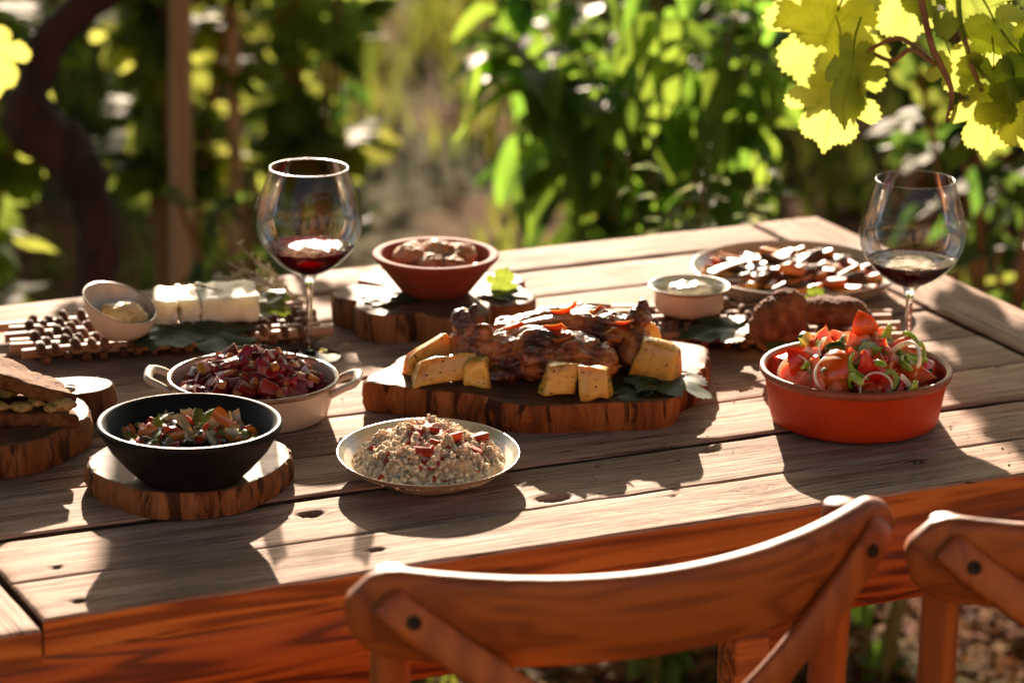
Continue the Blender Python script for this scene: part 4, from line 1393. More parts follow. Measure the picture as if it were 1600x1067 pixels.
gw.link(_m1.outputs[0], _m2.inputs[1]); gw.link(_g.outputs[0], _m2.inputs[2])
WINE = gw.done(_m2.outputs[0])

# bowl profile (radius, height) from its bottom to the mouth
GB = [(0.004, 0.000), (0.010, 0.0008), (0.020, 0.0050), (0.032, 0.0130), (0.043, 0.0240), (0.0515, 0.0360), (0.0560, 0.0480), (0.0572, 0.0560), (0.0562, 0.0680), (0.0530, 0.0840), (0.0485, 0.1000), (0.0440, 0.1130), (0.0418, 0.1190)]


def smooth_prof(pr, n=4):
    return [(p.x, p.y) for p in spline([(a, b, 0) for a, b in pr], n)]


def wine_glass(label, wlabel, x, y, level, rz=0.0, foot=0.0935):
    t = thing('wine_glass', label, 'wine glass', (x, y, TZ + 0.001), rz, 'red wine glasses')
    pr = smooth_prof(GB)
    outer = [(r, z + foot) for r, z in pr]
    mb = MB(); mb.lathe(outer, 80, close=False)
    b = ob('bowl', mb.mesh('bowl', GLASS), t)
    mb = MB()   # bright rolled lip
    mb.lathe([(0.0418 + 0.00045 * math.cos(a), 0.1190 + foot + 0.00045 * math.sin(a)) for a in [i * math.pi / 4 for i in range(9)]], 80, close=False)
    ob('lip', mb.mesh('lip', GLASS_LIP), t)
    st = [(0.0345, 0.0), (0.0348, 0.0010), (0.033, 0.0018), (0.020, 0.0032), (0.0085, 0.0058), (0.0048, 0.0110), (0.0037, 0.0200), (0.0034, 0.045), (0.0036, 0.070), (0.0046, 0.084), (0.0075, 0.0915), (0.0098, foot + 0.0006)]
    mb = MB(); mb.lathe([(0.0002, 0.0)] + smooth_prof(st, 3) + [(0.0002, foot + 0.0004)], 48, close=False)
    ob('stem_and_foot', fix_normals(mb.mesh('stem_and_foot', GLASS_SOLID)), t)
    # wine, a hair inside the wall
    w = thing('red_wine', wlabel, 'wine', (x, y, TZ + 0.001 + foot), 0, 'servings of red wine')
    pts = [(0.0003, 0.0012)] + [(max(0.0004, r - 0.0013), z + 0.0010) for r, z in pr if z < level] 
    rl = None
    for (r0, z0), (r1, z1) in zip(pr, pr[1:]):
        if z0 <= level <= z1:
            rl = r0 + (r1 - r0) * (level - z0) / (z1 - z0)
    pts += [(rl - 0.0012, level), (rl - 0.0030, level - 0.0004), (0.0003, level - 0.0004)]
    mb = MB(); mb.lathe(pts, 72, close=False)
    ob('liquid', fix_normals(mb.mesh('liquid', WINE)), w)
    mb = MB()  # fine bubbles along the wall
    rng = random.Random(int(x * 1000))
    for k in range(46):
        a = rng.uniform(0, 6.283); rr = rl - 0.003 - abs(rng.gauss(0, 0.004))
        mb.ellipsoid((rr * math.cos(a), rr * math.sin(a), level - 0.0002), (0.0007, 0.0007, 0.0004), None, 6, 4)
    o = ob('bubbles', mb.mesh('bubbles', M('wine_foam', (0.45, 0.12, 0.16), None, rough=0.2, coat=0.5)), w)
    o['kind'] = 'stuff'


wine_glass('stemmed glass of red wine behind the beetroot dish, left of the two', 'dark red wine in the left glass', 0.504, 0.635, 0.0315)
wine_glass('stemmed glass of red wine behind the tomato salad, right of the two', 'dark red wine in the right glass', 1.082, 0.342, 0.0300)
# ------------------------------------------------------------------ wicker trays
TWIG = M('willow_twig', (0.070, 0.026, 0.013), (0.20, 0.085, 0.042), 40, 0.75, 0.5, 130, 0.001, var=0.45, spec=0.2, stretch=(1, 0.15, 1))
STICK = M('split_stick', (0.26, 0.125, 0.055), (0.42, 0.225, 0.11), 30, 0.6, 0.4, 120, 0.001, var=0.25, stretch=(0.1, 1, 1))


def wicker_tray(label, x, y, rz, L, W, ns, nst, seed, z=0.0):
    """long split sticks with twigs woven over and under them"""
    rng = random.Random(seed)
    t = thing('wicker_tray', label, 'tray', (x, y, TZ + 0.001 + z), rz, 'woven twig trays')
    H = 0.0125
    ys = [-W / 2 + W * k / (ns - 1) for k in range(ns)]
    for k, yy in enumerate(ys):
        l0 = -L / 2 - rng.uniform(0.0, 0.014); l1 = L / 2 + rng.uniform(0.0, 0.014)
        mb = MB()
        n = 9
        for (dz, wd) in ((0, 1),):
            pts = [(l0 + (l1 - l0) * i / n, yy + 0.0016 * math.sin(i * 1.3 + k), H + 0.0012 * math.sin(i * 0.9 + k * 2)) for i in range(n + 1)]
            v, f = sweep_rect(pts, [(0, 0.12, 1)] * (n + 1), [0.0055] * (n + 1), 0.0050)
            mb.add(v, f)
        ob('stick', sharp(mb.mesh('stick', STICK), 40), t)
    base = []
    for ph in (0, 1):
        q = []
        for k in range(ns * 2 - 1):
            yy = -W / 2 + W * k / (2 * (ns - 1))
            if k % 2 == 0:
                up = ((k // 2) % 2 == ph)
                sg = 1 if up else -1; dq = W / (2 * (ns - 1)) * 0.5
                if k > 0: q.append((0, yy - dq, 0.0060 * sg))
                q.append((0, yy, 0.0084 * sg))
                if k < 2 * ns - 2: q.append((0, yy + dq, 0.0060 * sg))
            else:
                q.append((0, yy, 0.0))
        s0 = q[0][2]; s1 = q[-1][2]
        q = [(0.0, -W / 2 - 0.010, s0 * 0.2), (0, -W / 2 - 0.0065, s0 * 0.8)] + q + [(0, W / 2 + 0.0065, s1 * 0.8), (0.0, W / 2 + 0.010, s1 * 0.2)]
        pts = spline(q, 3)
        mb = MB(); mb.tube(pts, 0.0043, 7, jitter=0.25)
        base.append(mb.mesh('twig', TWIG))
    for i in range(nst):
        u = i / (nst - 1)
        xx = -L / 2 + 0.018 + (L - 0.036) * u + rng.uniform(-0.001, 0.001)
        ob('twig', base[i % 2], t, (xx, rng.uniform(-0.002, 0.002), H), (rng.uniform(-0.04, 0.04), rng.uniform(-0.5, 0.5), rng.uniform(-0.05, 0.05)), (rng.uniform(0.9, 1.2), 1, rng.uniform(0.92, 1.08)))
    return t


wicker_tray('woven twig tray under the cheese and the butter bowl', 0.381, 0.760, rad(-7.6), 0.330, 0.112, 6, 32, 1)
wicker_tray('woven twig tray under the dip and the brown loaves', 1.000, 0.528, rad(-22), 0.300, 0.120, 6, 28, 2)
TRAY = TZ + 0.0275

# camera-side directions used to lay out heaps: right and away on the table top
RX = Vector((0.905, -0.426, 0.0)); AW = Vector((0.426, 0.905, 0.0))
CAMZ = math.atan2(-0.426, 0.905)

# ------------------------------------------------------------------ butter bowl, cheese, herbs
def tilt_bowl():
    t = thing('butter_bowl', 'small cream bowl with a slanting rim holding butter', 'bowl', (0.316, 0.712, TRAY - 0.002), 0)
    th0 = math.atan2(0.86, -0.5)

    def shell(pr, seg=64):
        v = []; f = []
        for r, tt in pr:
            for k in range(seg):
                a = 2 * math.pi * k / seg
                h = 0.0375 + 0.0150 * math.cos(a - th0)
                lean = 0.10 * tt
                rr = r * (1 + 0.05 * math.cos(a - th0) * tt)
                v.append((rr * math.cos(a) + lean * 0.0, rr * math.sin(a), h * tt))
        for i in range(len(pr) - 1):
            for k in range(seg):
                k2 = (k + 1) % seg
                f.append((i * seg + k, i * seg + k2, (i + 1) * seg + k2, (i + 1) * seg + k))
        mb = MB(); mb.add(v, f)
        return mb
    out = [(0.0004, 0.0), (0.017, 0.0), (0.022, 0.03), (0.029, 0.20), (0.0345, 0.45), (0.038, 0.72), (0.0397, 0.97)]
    inn = [(0.0375, 0.975), (0.0358, 0.72), (0.0315, 0.45), (0.0245, 0.24), (0.012, 0.13), (0.0004, 0.12)]
    ob('outer_wall', shell(out).mesh('outer_wall', CREAM), t)
    ob('inside', shell(inn).mesh('inside', INNER), t)
    ob('rim', shell([(0.0397, 0.97), (0.0399, 0.995), (0.0390, 1.01), (0.0379, 1.0), (0.0375, 0.975)]).mesh('rim', CREAM_EDGE), t)
    b = MB()
    b.ellipsoid((0.002, 0.003, 0.020), (0.026, 0.024, 0.016)); b.ellipsoid((0.006, -0.002, 0.026), (0.015, 0.014, 0.011)); b.ellipsoid((-0.010, 0.006, 0.024), (0.013, 0.013, 0.011)); b.ellipsoid((0.018, -0.008, 0.020), (0.010, 0.010, 0.008))
    bm_ = M('butter', (0.62, 0.43, 0.17), (0.72, 0.54, 0.26), 70, 0.45, 0.4, 130, 0.002, sss=0.6, sssr=(0.8, 0.55, 0.2), sssc=0.015)
    me = fuse(b, 0.0013, bm_, 'butter_scoop', lambda p: 0.0016 * nz(p, 180, 2) + 0.0008 * nz(p, 420, 3))
    bt = thing('butter', 'pale yellow scoop of butter in the slanting cream bowl', 'butter', (0.316, 0.712, TRAY - 0.001), 0)
    ob('scoop', me, bt)


tilt_bowl()


def chunk(name, mat, s, seed, jit=0.12, bev=0.15, div=1, disp=0.0, dscale=200):
    """irregular rounded block"""
    import bmesh
    rng = random.Random(seed)
    bm = bmesh.new()
    vs_ = [bm.verts.new((sx_ * s[0] / 2 * (1 + rng.uniform(-jit, jit)), sy_ * s[1] / 2 * (1 + rng.uniform(-jit, jit)), sz_ * s[2] / 2 * (1 + rng.uniform(-jit, jit))))
           for sx_ in (-1, 1) for sy_ in (-1, 1) for sz_ in (-1, 1)]
    for q in ((0, 1, 3, 2), (4, 6, 7, 5), (0, 4, 5, 1), (2, 3, 7, 6), (0, 2, 6, 4), (1, 5, 7, 3)):
        bm.faces.new([vs_[i] for i in q])
    bmesh.ops.recalc_face_normals(bm, faces=bm.faces)
    bmesh.ops.bevel(bm, geom=list(bm.edges), offset=min(s) * bev, segments=2, affect='EDGES', profile=0.5, clamp_overlap=True)
    if div:
        bmesh.ops.subdivide_edges(bm, edges=list(bm.edges), cuts=div, use_grid_fill=True)
    bm.normal_update()
    if disp:
        for v in bm.verts:
            v.co += v.normal * disp * nz(v.co, dscale, seed)
    me = bpy.data.meshes.new(name); bm.to_mesh(me); bm.free()
    me.materials.append(mat)
    me.polygons.foreach_set('use_smooth', [True] * len(me.polygons))
    return me


FETA = M('white_cheese', (0.80, 0.70, 0.50), (0.87, 0.79, 0.62), 60, 0.6, 0.35, 150, 0.0015, sss=0.85, sssr=(0.9, 0.75, 0.5), sssc=0.03)
HERB = M('dried_herb', (0.34, 0.29, 0.16), (0.46, 0.40, 0.24), 60, 0.8)
HERBG = M('green_herb', (0.045, 0.07, 0.015), (0.10, 0.12, 0.03), 60, 0.7)


def cheese():
    rz = rad(-15.5)
    t = thing('white_cheese', 'block of white cheese cut into slices, sprinkled with herbs', 'cheese', (0.4215, 0.7400, TRAY - 0.001), rz)
    xs = [-0.056, -0.030, -0.007, 0.058]
    for i in range(3):
        w = xs[i + 1] - xs[i] - 0.0003
        me = chunk('slice', FETA, (w, 0.068 - 0.004 * (i == 0), 0.0285), 40 + i, 0.04, 0.08, 6, 0.0032, 120)
        ob('slice', me, t, ((xs[i] + xs[i + 1]) / 2, 0.002 * i, 0.0148 + 0.001 * i), (rad(1.5 * i - 2), rad(1.2 - i), rad(1.5 * (i - 1))))
    rng = random.Random(8)
    for k in range(4):   # thyme sprigs on top
        mb = MB(); x0, y0 = rng.uniform(-0.045, 0.045), rng.uniform(-0.018, 0.024); a = rng.uniform(-0.3, 0.4)
        ln = rng.uniform(0.018, 0.034)
        pts = [(x0 + ln * s * math.cos(a), y0 + ln * s * math.sin(a), 0.0315 + 0.003 * math.sin(3 * s + k)) for s in (0, 0.33, 0.66, 1)]
        mb.tube(pts, 0.0006, 4)
        for j in range(8):
            s = rng.random(); q = Vector(pts[0]).lerp(Vector(pts[3]), s)
            mb.ellipsoid(q + Vector((rng.uniform(-.002, .002), rng.uniform(-.002, .002), 0.001)), (0.0016, 0.0009, 0.0006), None, 5, 3)
        ob('herb_sprig', mb.mesh('herb_sprig', HERB), t)


cheese()


def flat_leaf(label, x, y, z, rz, s, mesh, tilt=(0, 0), cat='leaf', group=None, name='vine_leaf'):
    o = ob(name, mesh, None, (x, y, z), (tilt[0], tilt[1], rz), s)
    return tag(o, label, cat, group)


L_TABLE = leafmat('leaf_on_board', (0.030, 0.060, 0.020), (0.10, 0.17, 0.03), 0.25, 0.2, 0.015, rough=0.5, spec=0.25)
L_TABLE2 = leafmat('leaf_on_board_light', (0.07, 0.12, 0.03), (0.30, 0.42, 0.05), 0.4, 0.1, 0.01, rough=0.35)
TL = [grape_leaf('table_leaf_%d' % i, L_TABLE, 0.06 + 0.1 * i, 20 + i * 3.3, 0.25) for i in range(3)]
TLL = grape_leaf('table_leaf_light', L_TABLE2, 0.3, 31, 0.3)
flat_leaf('dark green vine leaf under the front of the white cheese', 0.396, 0.695, TRAY + 0.003, rad(200), 0.080, TL[0], (rad(-6), 0))
flat_leaf('green leaf tucked under the cheese beside the butter bowl', 0.368, 0.700, TRAY + 0.004, rad(140), 0.060, TL[1], (rad(-5), rad(4)))
flat_leaf('small green leaf at the right end of the cheese', 0.476, 0.715, TRAY + 0.008, rad(-60), 0.045, TLL, (rad(25), 0))
flat_leaf('dark vine leaf lying on the meat board by the right potatoes', 0.790, 0.322, MB_TOP + 0.004, rad(120), 0.075, TL[1], (rad(4), rad(-6)))
flat_leaf('crinkled dark leaf between the front potatoes and the board edge', 0.742, 0.300, MB_TOP + 0.004, rad(60), 0.060, TL[2], (rad(-4), rad(5)))
flat_leaf('pale lit vine leaf under the left of the brick red bowl', 0.640, 0.720, FB_TOP + 0.003, rad(130), 0.048, TL[0], (0, rad(3)))
flat_leaf('vine leaf lying flat right of the brick red bowl', 0.742, 0.672, FB_TOP + 0.003, rad(-60), 0.050, TL[1], (rad(2), 0))
flat_leaf('upright bright green leaf at the right of the brick red bowl', 0.757, 0.688, FB_TOP + 0.004, rad(-20), 0.026, TLL, (rad(80), rad(20)))
flat_leaf('green leaf peeking out left of the brown loaves', 0.945, 0.475, TRAY + 0.004, rad(80), 0.07, TL[0], (rad(-8), 0))
flat_leaf('dark leaf under the front of the brown loaves', 0.968, 0.392, TRAY + 0.002, rad(190), 0.07, TL[1], (rad(-12), 0))
flat_leaf('bright green leaf tip between the two brown loaves', 1.045, 0.470, TRAY + 0.020, rad(-10), 0.022, TLL, (rad(50), 0))


def dried_sprig():
    t = thing('dried_herb_bunch', 'pale dried herb bunch lying behind the cheese', 'herb', (0.555, 0.830, TZ + 0.001), rad(-20))
    rng = random.Random(19)
    pale = M('dried_herb_pale', (0.42, 0.36, 0.22), (0.58, 0.50, 0.34), 60, 0.8)
    for k in range(22):
        a = rad(rng.uniform(120, 220)); e = rad(rng.uniform(8, 50)); ln = rng.uniform(0.05, 0.10)
        p0 = Vector((rng.uniform(-0.02, 0.03), rng.uniform(-0.03, 0.03), 0.003))
        d = Vector((math.cos(a) * math.cos(e), math.sin(a) * math.cos(e), math.sin(e)))
        pts = [p0, p0 + d * ln * 0.5 + Vector((0, 0, 0.006)), p0 + d * ln]
        mb = MB(); mb.tube(spline(pts, 3), [0.0009] * 7, 4)
        for j in range(9):
            q = p0 + d * ln * rng.uniform(0.35, 1.0) + Vector((0, 0, 0.003))
            dd = Vector((rng.gauss(0, 1), rng.gauss(0, 1), rng.gauss(0.3, 0.7))).normalized()
            b = len(mb.v); s = dd.cross(Vector((0.3, 0.2, 1))).normalized() * 0.0022
            L_ = rng.uniform(0.006, 0.013)
            mb.add([q, q + dd * L_ * .5 + s, q + dd * L_, q + dd * L_ * .5 - s], [(0, 1, 2, 3)])
        ob('sprig', mb.mesh('sprig', pale), t)


dried_sprig()

# ------------------------------------------------------------------ dip and loaves on the right tray
RMX, RMY = 0.932, 0.562
dish('ramekin', 'small cream enamel pot of white dip on the right twig tray', 'ramekin', (RMX, RMY, TRAY - 0.002),
     [(0.031, 0.0), (0.0355, 0.002), (0.0385, 0.008), (0.0395, 0.0265)], [(0.0435, 0.0308), (0.0385, 0.0285), (0.0375, 0.022), (0.034, 0.006)], ENAMEL, SAGE, CREAM_EDGE,
     [(0.0420, 0.0280), (0.0452, 0.0298), (0.0455, 0.0308), (0.0448, 0.0314)], 80)
b = MB()
b.lathe([(0.0002, 0.012), (0.0355, 0.012), (0.0368, 0.0195), (0.0002, 0.0215)], 40)
for k in range(9):
    a = k * 0.75
    b.ellipsoid((0.018 * math.cos(a) * (1 - k * .06), 0.018 * math.sin(a) * (1 - k * .06), 0.0235 + 0.0007 * k), (0.012, 0.009, 0.006))
DIP = M('white_dip', (0.60, 0.54, 0.44), (0.70, 0.64, 0.53), 80, 0.35, 0.2, 120, 0.001, sss=0.2, sssr=(0.5, 0.45, 0.35))
t = thing('white_dip', 'creamy white dip swirled in the small enamel pot', 'dip', (RMX, RMY, TRAY - 0.002), 0)
ob('swirl', fuse(b, 0.0013, DIP, 'swirl', lambda p: 0.0010 * nz(p, 160, 1)), t)

CRUST = M('brown_crust', (0.10, 0.030, 0.010), (0.23, 0.080, 0.028), 55, 0.8, 0.9, 190, 0.004, c3=(0.34, 0.15, 0.06), spec=0.25)


def loaf(label, x, y, z, rz, s, seed, tilt=(0, 0)):
    mb = MB()
    mb.ellipsoid((0, 0, 0), (0.040, 0.033, 0.026)); mb.ellipsoid((0.016, 0.004, 0.006), (0.030, 0.027, 0.022)); mb.ellipsoid((-0.018, -0.004, -0.003), (0.028, 0.025, 0.021))
    me = fuse(mb, 0.0014, CRUST, 'crust', lambda p: 0.0016 * nz(p, 60, seed) + 0.0011 * nz(p, 190, seed + 1) + 0.0009 * nz(p, 420, seed + 2), 2)
    t = thing('brown_loaf', label, 'bread', (x, y, z), rz, 'brown loaves on the twig tray')
    ob('crust', me, t, (0, 0, 0), (tilt[0], tilt[1], 0), s)


loaf('coarse dark brown loaf standing in front on the right twig tray', 0.966, 0.418, TRAY + 0.021, CAMZ + rad(8), (0.80, 0.78, 1.14), 5.0, (rad(-12), rad(-22)))
loaf('second brown loaf lying behind and right of the dark one', 1.052, 0.455, TRAY + 0.013, CAMZ + rad(-8), (0.92, 0.85, 0.62), 9.0, (rad(4), rad(6)))

# ------------------------------------------------------------------ sandwich
TOAST = M('toast', (0.07, 0.022, 0.006), (0.20, 0.080, 0.026), 70, 0.85, 1.0, 130, 0.006, c3=(0.32, 0.15, 0.06), spec=0.2)
FILL = M('sandwich_filling', (0.30, 0.13, 0.03), (0.50, 0.32, 0.09), 90, 0.4, 0.6, 140, 0.004, coat=0.3, c3=(0.16, 0.16, 0.04))


def tri_toast(name, pts, th, seed, mat):
    """flat triangular toast: outline (x, y), thickness"""
    o = spline([(x, y, 0) for x, y in pts], 1, True)
    q = []
    n = len(pts)
    for i in range(n):
        a = Vector(pts[i] + (0,)); b_ = Vector(pts[(i + 1) % n] + (0,))
        for k in range(14):
            q.append(a.lerp(b_, k / 14))
    c = sum(q, Vector()) / len(q)
    v = []; f = []; m_ = len(q)
    for (h, s) in ((0, 0.97), (0.15, 1.0), (0.85, 1.0), (1, 0.975), (1.05, 0.9), (1.04, 0.7), (1.03, 0.45), (1.04, 0.2)):
        for p in q:
            r = c + (p - c) * s
            k = noise.noise(Vector((r.x * 90, r.y * 90, h + seed))) * 0.0018
            v.append((r.x + k, r.y + k, th * h + 0.004 * noise.noise(Vector((r.x * 25, r.y * 25, seed))) + k))
    for j in range(7):
        for i in range(m_):
            f.append((j * m_ + i, j * m_ + (i + 1) % m_, (j + 1) * m_ + (i + 1) % m_, (j + 1) * m_ + i))
    f.append(tuple(reversed(range(m_)))); b = len(v); v.append((c.x, c.y, th * 1.04))
    for i in range(m_):
        f.append((7 * m_ + i, 7 * m_ + (i + 1) % m_, b))
    mb = MB(); mb.add(v, f)
    return fix_normals(mb.mesh(name, mat))


t = thing('toasted_sandwich', 'toasted bread sandwich with green filling on the dark wood slice', 'sandwich', (0.122, 0.452, SB_TOP + 0.001), CAMZ)
tp = [(-0.085, -0.035), (0.062, -0.028), (0.045, 0.012), (-0.012, 0.062), (-0.085, 0.055)]
ob('bread_slice', tri_toast('bread_slice', tp, 0.013, 1.0, TOAST), t, (0, 0, 0.0), (rad(2), 0, 0))
b = MB(); rng = random.Random(4)
for k in range(34):
    u = rng.random(); p = Vector((rng.uniform(-0.08, 0.048), rng.uniform(-0.030, 0.03), 0.0))
    b.ellipsoid((p.x, p.y, 0.019 + rng.uniform(-.002, .004)), (rng.uniform(.008, .014), rng.uniform(.007, .012), rng.uniform(.004, .006)))
ob('filling', fuse(b, 0.0016, FILL, 'filling', lambda p: 0.0018 * nz(p, 170, 1)), t)
ob('bread_slice', tri_toast('bread_slice', [(x * 0.97, y) for x, y in tp], 0.013, 2.0, TOAST), t, (-0.004, 0.004, 0.0285), (rad(-7), rad(14), rad(3)))
t = thing('toasted_sandwich', 'second toasted sandwich half propped behind the first at the left edge', 'sandwich', (0.060, 0.500, SB_TOP + 0.004), CAMZ + rad(20))
ob('bread_slice', tri_toast('bread_slice', tp, 0.009, 3.0, TOAST), t, (0, 0, 0.014), (rad(6), rad(10), 0))
ob('bread_slice', tri_toast('bread_slice', tp, 0.009, 4.0, TOAST), t, (-0.004, 0.0, 0.033), (rad(-3), rad(13), 0.1))
b = MB()
for k in range(20):
    b.ellipsoid((rng.uniform(-0.075, 0.04), rng.uniform(-0.028, 0.03), 0.028), (0.012, 0.010, 0.005))
ob('filling', fuse(b, 0.0018, FILL, 'filling', lambda p: 0.0018 * nz(p, 170, 1)), t)
# ------------------------------------------------------------------ heaps of cut food
def heap(t, name, meshes, n, R, z0, h, rng, size=(0.85, 1.15), sxy=(1, 1), rmin=0.0, tilt=0.9, lift=0.0, phase=0.0, power=2.0, rz=0.0):
    for i in range(n):
        u = rmin + (1 - rmin) * (i + 0.5) / n
        r = R * math.sqrt(u) * rng.uniform(0.93, 1.05)
        a = i * 2.39996 + phase + rng.uniform(-0.25, 0.25)
        x, y = r * math.cos(a) * sxy[0], r * math.sin(a) * sxy[1]
        x, y = x * math.cos(rz) - y * math.sin(rz), x * math.sin(rz) + y * math.cos(rz)
        k = min(1.0, r / R)
        z = z0 + h * (1 - k ** power) + lift + rng.uniform(-0.003, 0.003)
        ob(name, rng.choice(meshes), t, (x, y, z), (rng.uniform(-tilt, tilt), rng.uniform(-tilt, tilt), rng.uniform(0, 6.283)), rng.uniform(*size))


def mound_mesh(name, mat, R, h, z0, amp, sc_, seed, sxy=(1, 1), nr=26, seg=72, power=2.0, rz=0.0):
    v = [(0, 0, z0 + h)]; f = []
    for j in range(1, nr + 1):
        k = j / nr
        for i in range(seg):
            a = 2 * math.pi * i / seg
            x, y = R * k * math.cos(a) * sxy[0], R * k * math.sin(a) * sxy[1]
            x, y = x * math.cos(rz) - y * math.sin(rz), x * math.sin(rz) + y * math.cos(rz)
            e = 1 + 0.10 * noise.noise(Vector((math.cos(a) * 2 + seed, math.sin(a) * 2, 0)))
            z = z0 + h * (1 - k ** power) + amp * (1 - k ** 6) * (noise.noise(Vector((x * sc_, y * sc_, seed))) + 0.5 * noise.noise(Vector((x * sc_ * 2.3, y * sc_ * 2.3, seed + 3))))
            v.append((x * e, y * e, z))
    for i in range(seg):
        f.append((0, 1 + i, 1 + (i + 1) % seg))
    for j in range(nr - 1):
        for i in range(seg):
            i2 = (i + 1) % seg
            f.append((1 + j * seg + i, 1 + (j + 1) * seg + i, 1 + (j + 1) * seg + i2, 1 + j * seg + i2))
    mb = MB(); mb.add(v, f)
    return mb.mesh(name, mat)


# ---- tomato salad
TOM_SKIN = M('tomato_skin', (0.60, 0.045, 0.008), (0.70, 0.095, 0.018), 40, 0.22, coat=0.25, var=0.18, hue=0.012, sss=0.15, sssr=(0.8, 0.1, 0.04))
TOM_FLESH = M('tomato_flesh', (0.74, 0.17, 0.065), (0.88, 0.40, 0.23), 120, 0.28, 0.3, 160, 0.002, var=0.15, hue=0.012, coat=0.2, sss=0.5, sssr=(0.9, 0.25, 0.08), sssc=0.012)
ONION = M('onion', (0.74, 0.62, 0.50), (0.82, 0.73, 0.62), 60, 0.3, var=0.1, coat=0.3, sss=0.45, sssr=(0.7, 0.6, 0.5))
CUC_SKIN = M('cucumber_skin', (0.012, 0.045, 0.010), (0.030, 0.085, 0.015), 70, 0.25, coat=0.4, var=0.2)
CUC_FLESH = M('cucumber_flesh', (0.36, 0.46, 0.12), (0.48, 0.56, 0.20), 140, 0.2, coat=0.4, var=0.12, sss=0.35, sssr=(0.4, 0.6, 0.1))
PEPPER = M('green_pepper', (0.24, 0.42, 0.03), (0.38, 0.56, 0.06), 50, 0.2, coat=0.5, var=0.25, hue=0.02, sss=0.3, sssr=(0.4, 0.6, 0.1))
JUICE = M('salad_juice', (0.20, 0.030, 0.012), (0.34, 0.075, 0.028), 60, 0.2, 0.4, 80, 0.003)


def tomato_wedge(name, R, ang, squash, seed):
    """slice of a tomato: skin outside, flesh on the two cut faces"""
    rng = random.Random(seed)
    mb = MB(); nu, nv = 7, 9
    v = []; f = []
    for j in range(nv + 1):
        ph = math.pi * j / nv
        for i in range(nu + 1):
            th = -ang / 2 + ang * i / nu
            r = R * (1 + 0.06 * noise.noise(Vector((th * 2 + seed, ph * 2, 0))))
            v.append((r * math.sin(ph) * math.cos(th), r * math.sin(ph) * math.sin(th) * 1.05, r * math.cos(ph) * squash))
    for j in range(nv):
        for i in range(nu):
            f.append((j * (nu + 1) + i, (j + 1) * (nu + 1) + i, (j + 1) * (nu + 1) + i + 1, j * (nu + 1) + i + 1))
    mb.add(v, f, 0)
    for side, i in ((0, 0), (1, nu)):
        edge = [v[j * (nu + 1) + i] for j in range(nv + 1)]
        inner = [(p[0] * 0.55 + 0.0022, p[1] * 0.55, p[2] * 0.62) for p in edge]
        vv = edge + inner + [(0.001 + rng.uniform(0, 0.002), 0, 0)]
        k = nv + 1
        ff = []
        for j in range(nv):
            ff.append((j, j + 1, k + j + 1, k + j)); ff.append((k + j, k + j + 1, 2 * k))
        mb.add(vv, [tuple(reversed(q)) for q in ff] if side else ff, 1)
    off = R * 0.5
    mb.v = [(x - off, y, z) for x, y, z in mb.v]
    return sharp(fix_normals(mb.mesh(name, [TOM_SKIN, TOM_FLESH])), 50)


def ring_strip(name, mat, R, w, th, arc, seed, wobz=0.003, taper=True):
    """curved strip: onion ring, pepper strip"""
    n = max(8, int(26 * arc / 6.283)); path = []; ups = []; hw = []
    for i in range(n + 1):
        a = arc * i / n
        path.append((R * math.cos(a) * (1 + 0.08 * math.sin(2 * a + seed)), R * math.sin(a), wobz * math.sin(2 * a + seed)))
        ups.append((0.25 * math.cos(a), 0.25 * math.sin(a), 1))
        e = 1.0 if not taper else min(1, 0.45 + 4 * min(i, n - i) / n)
        hw.append(w / 2 * e)
    v, f = sweep_rect(path, ups, hw, th / 2)
    mb = MB(); mb.add(v, f)
    return fix_normals(mb.mesh(name, mat))


def cuc_slice(name, R, th, arc, seed):
    mb = MB(); n = 20
    pts = [(R * math.cos(arc * i / n), R * math.sin(arc * i / n)) for i in range(n + 1)]
    full = arc > 6.2
    if full: pts = pts[:-1]
    m_ = len(pts)
    for z, flip in ((th / 2, False), (-th / 2, True)):
        for (a0, a1) in ((1.0, 0.86), (0.86, 0.45), (0.45, 0.0)):
            v = [(x * a0, y * a0, z) for x, y in pts] + [(x * a1, y * a1, z * (0.94 if a1 < 0.5 else 1)) for x, y in pts]
            rng_ = range(m_) if full else range(m_ - 1)
            f = [(i, (i + 1) % m_, m_ + (i + 1) % m_, m_ + i) for i in rng_]
            mb.add(v, [tuple(reversed(q)) for q in f] if flip else f, 1)
    v = [(x, y, -th / 2) for x, y in pts] + [(x * 1.03, y * 1.03, 0) for x, y in pts] + [(x, y, th / 2) for x, y in pts]
    f = []
    for j in range(2):
        for i in (range(m_) if full else range(m_ - 1)):
            f.append((j * m_ + i, j * m_ + (i + 1) % m_, (j + 1) * m_ + (i + 1) % m_, (j + 1) * m_ + i))
    mb.add(v, f, 0)
    if not full:
        v = [(pts[0][0], pts[0][1], -th / 2), (pts[-1][0], pts[-1][1], -th / 2), (pts[-1][0], pts[-1][1], th / 2), (pts[0][0], pts[0][1], th / 2)]
        mb.add(v, [(0, 1, 2, 3)], 1)
    return sharp(mb.mesh(name, [CUC_SKIN, CUC_FLESH]), 40)


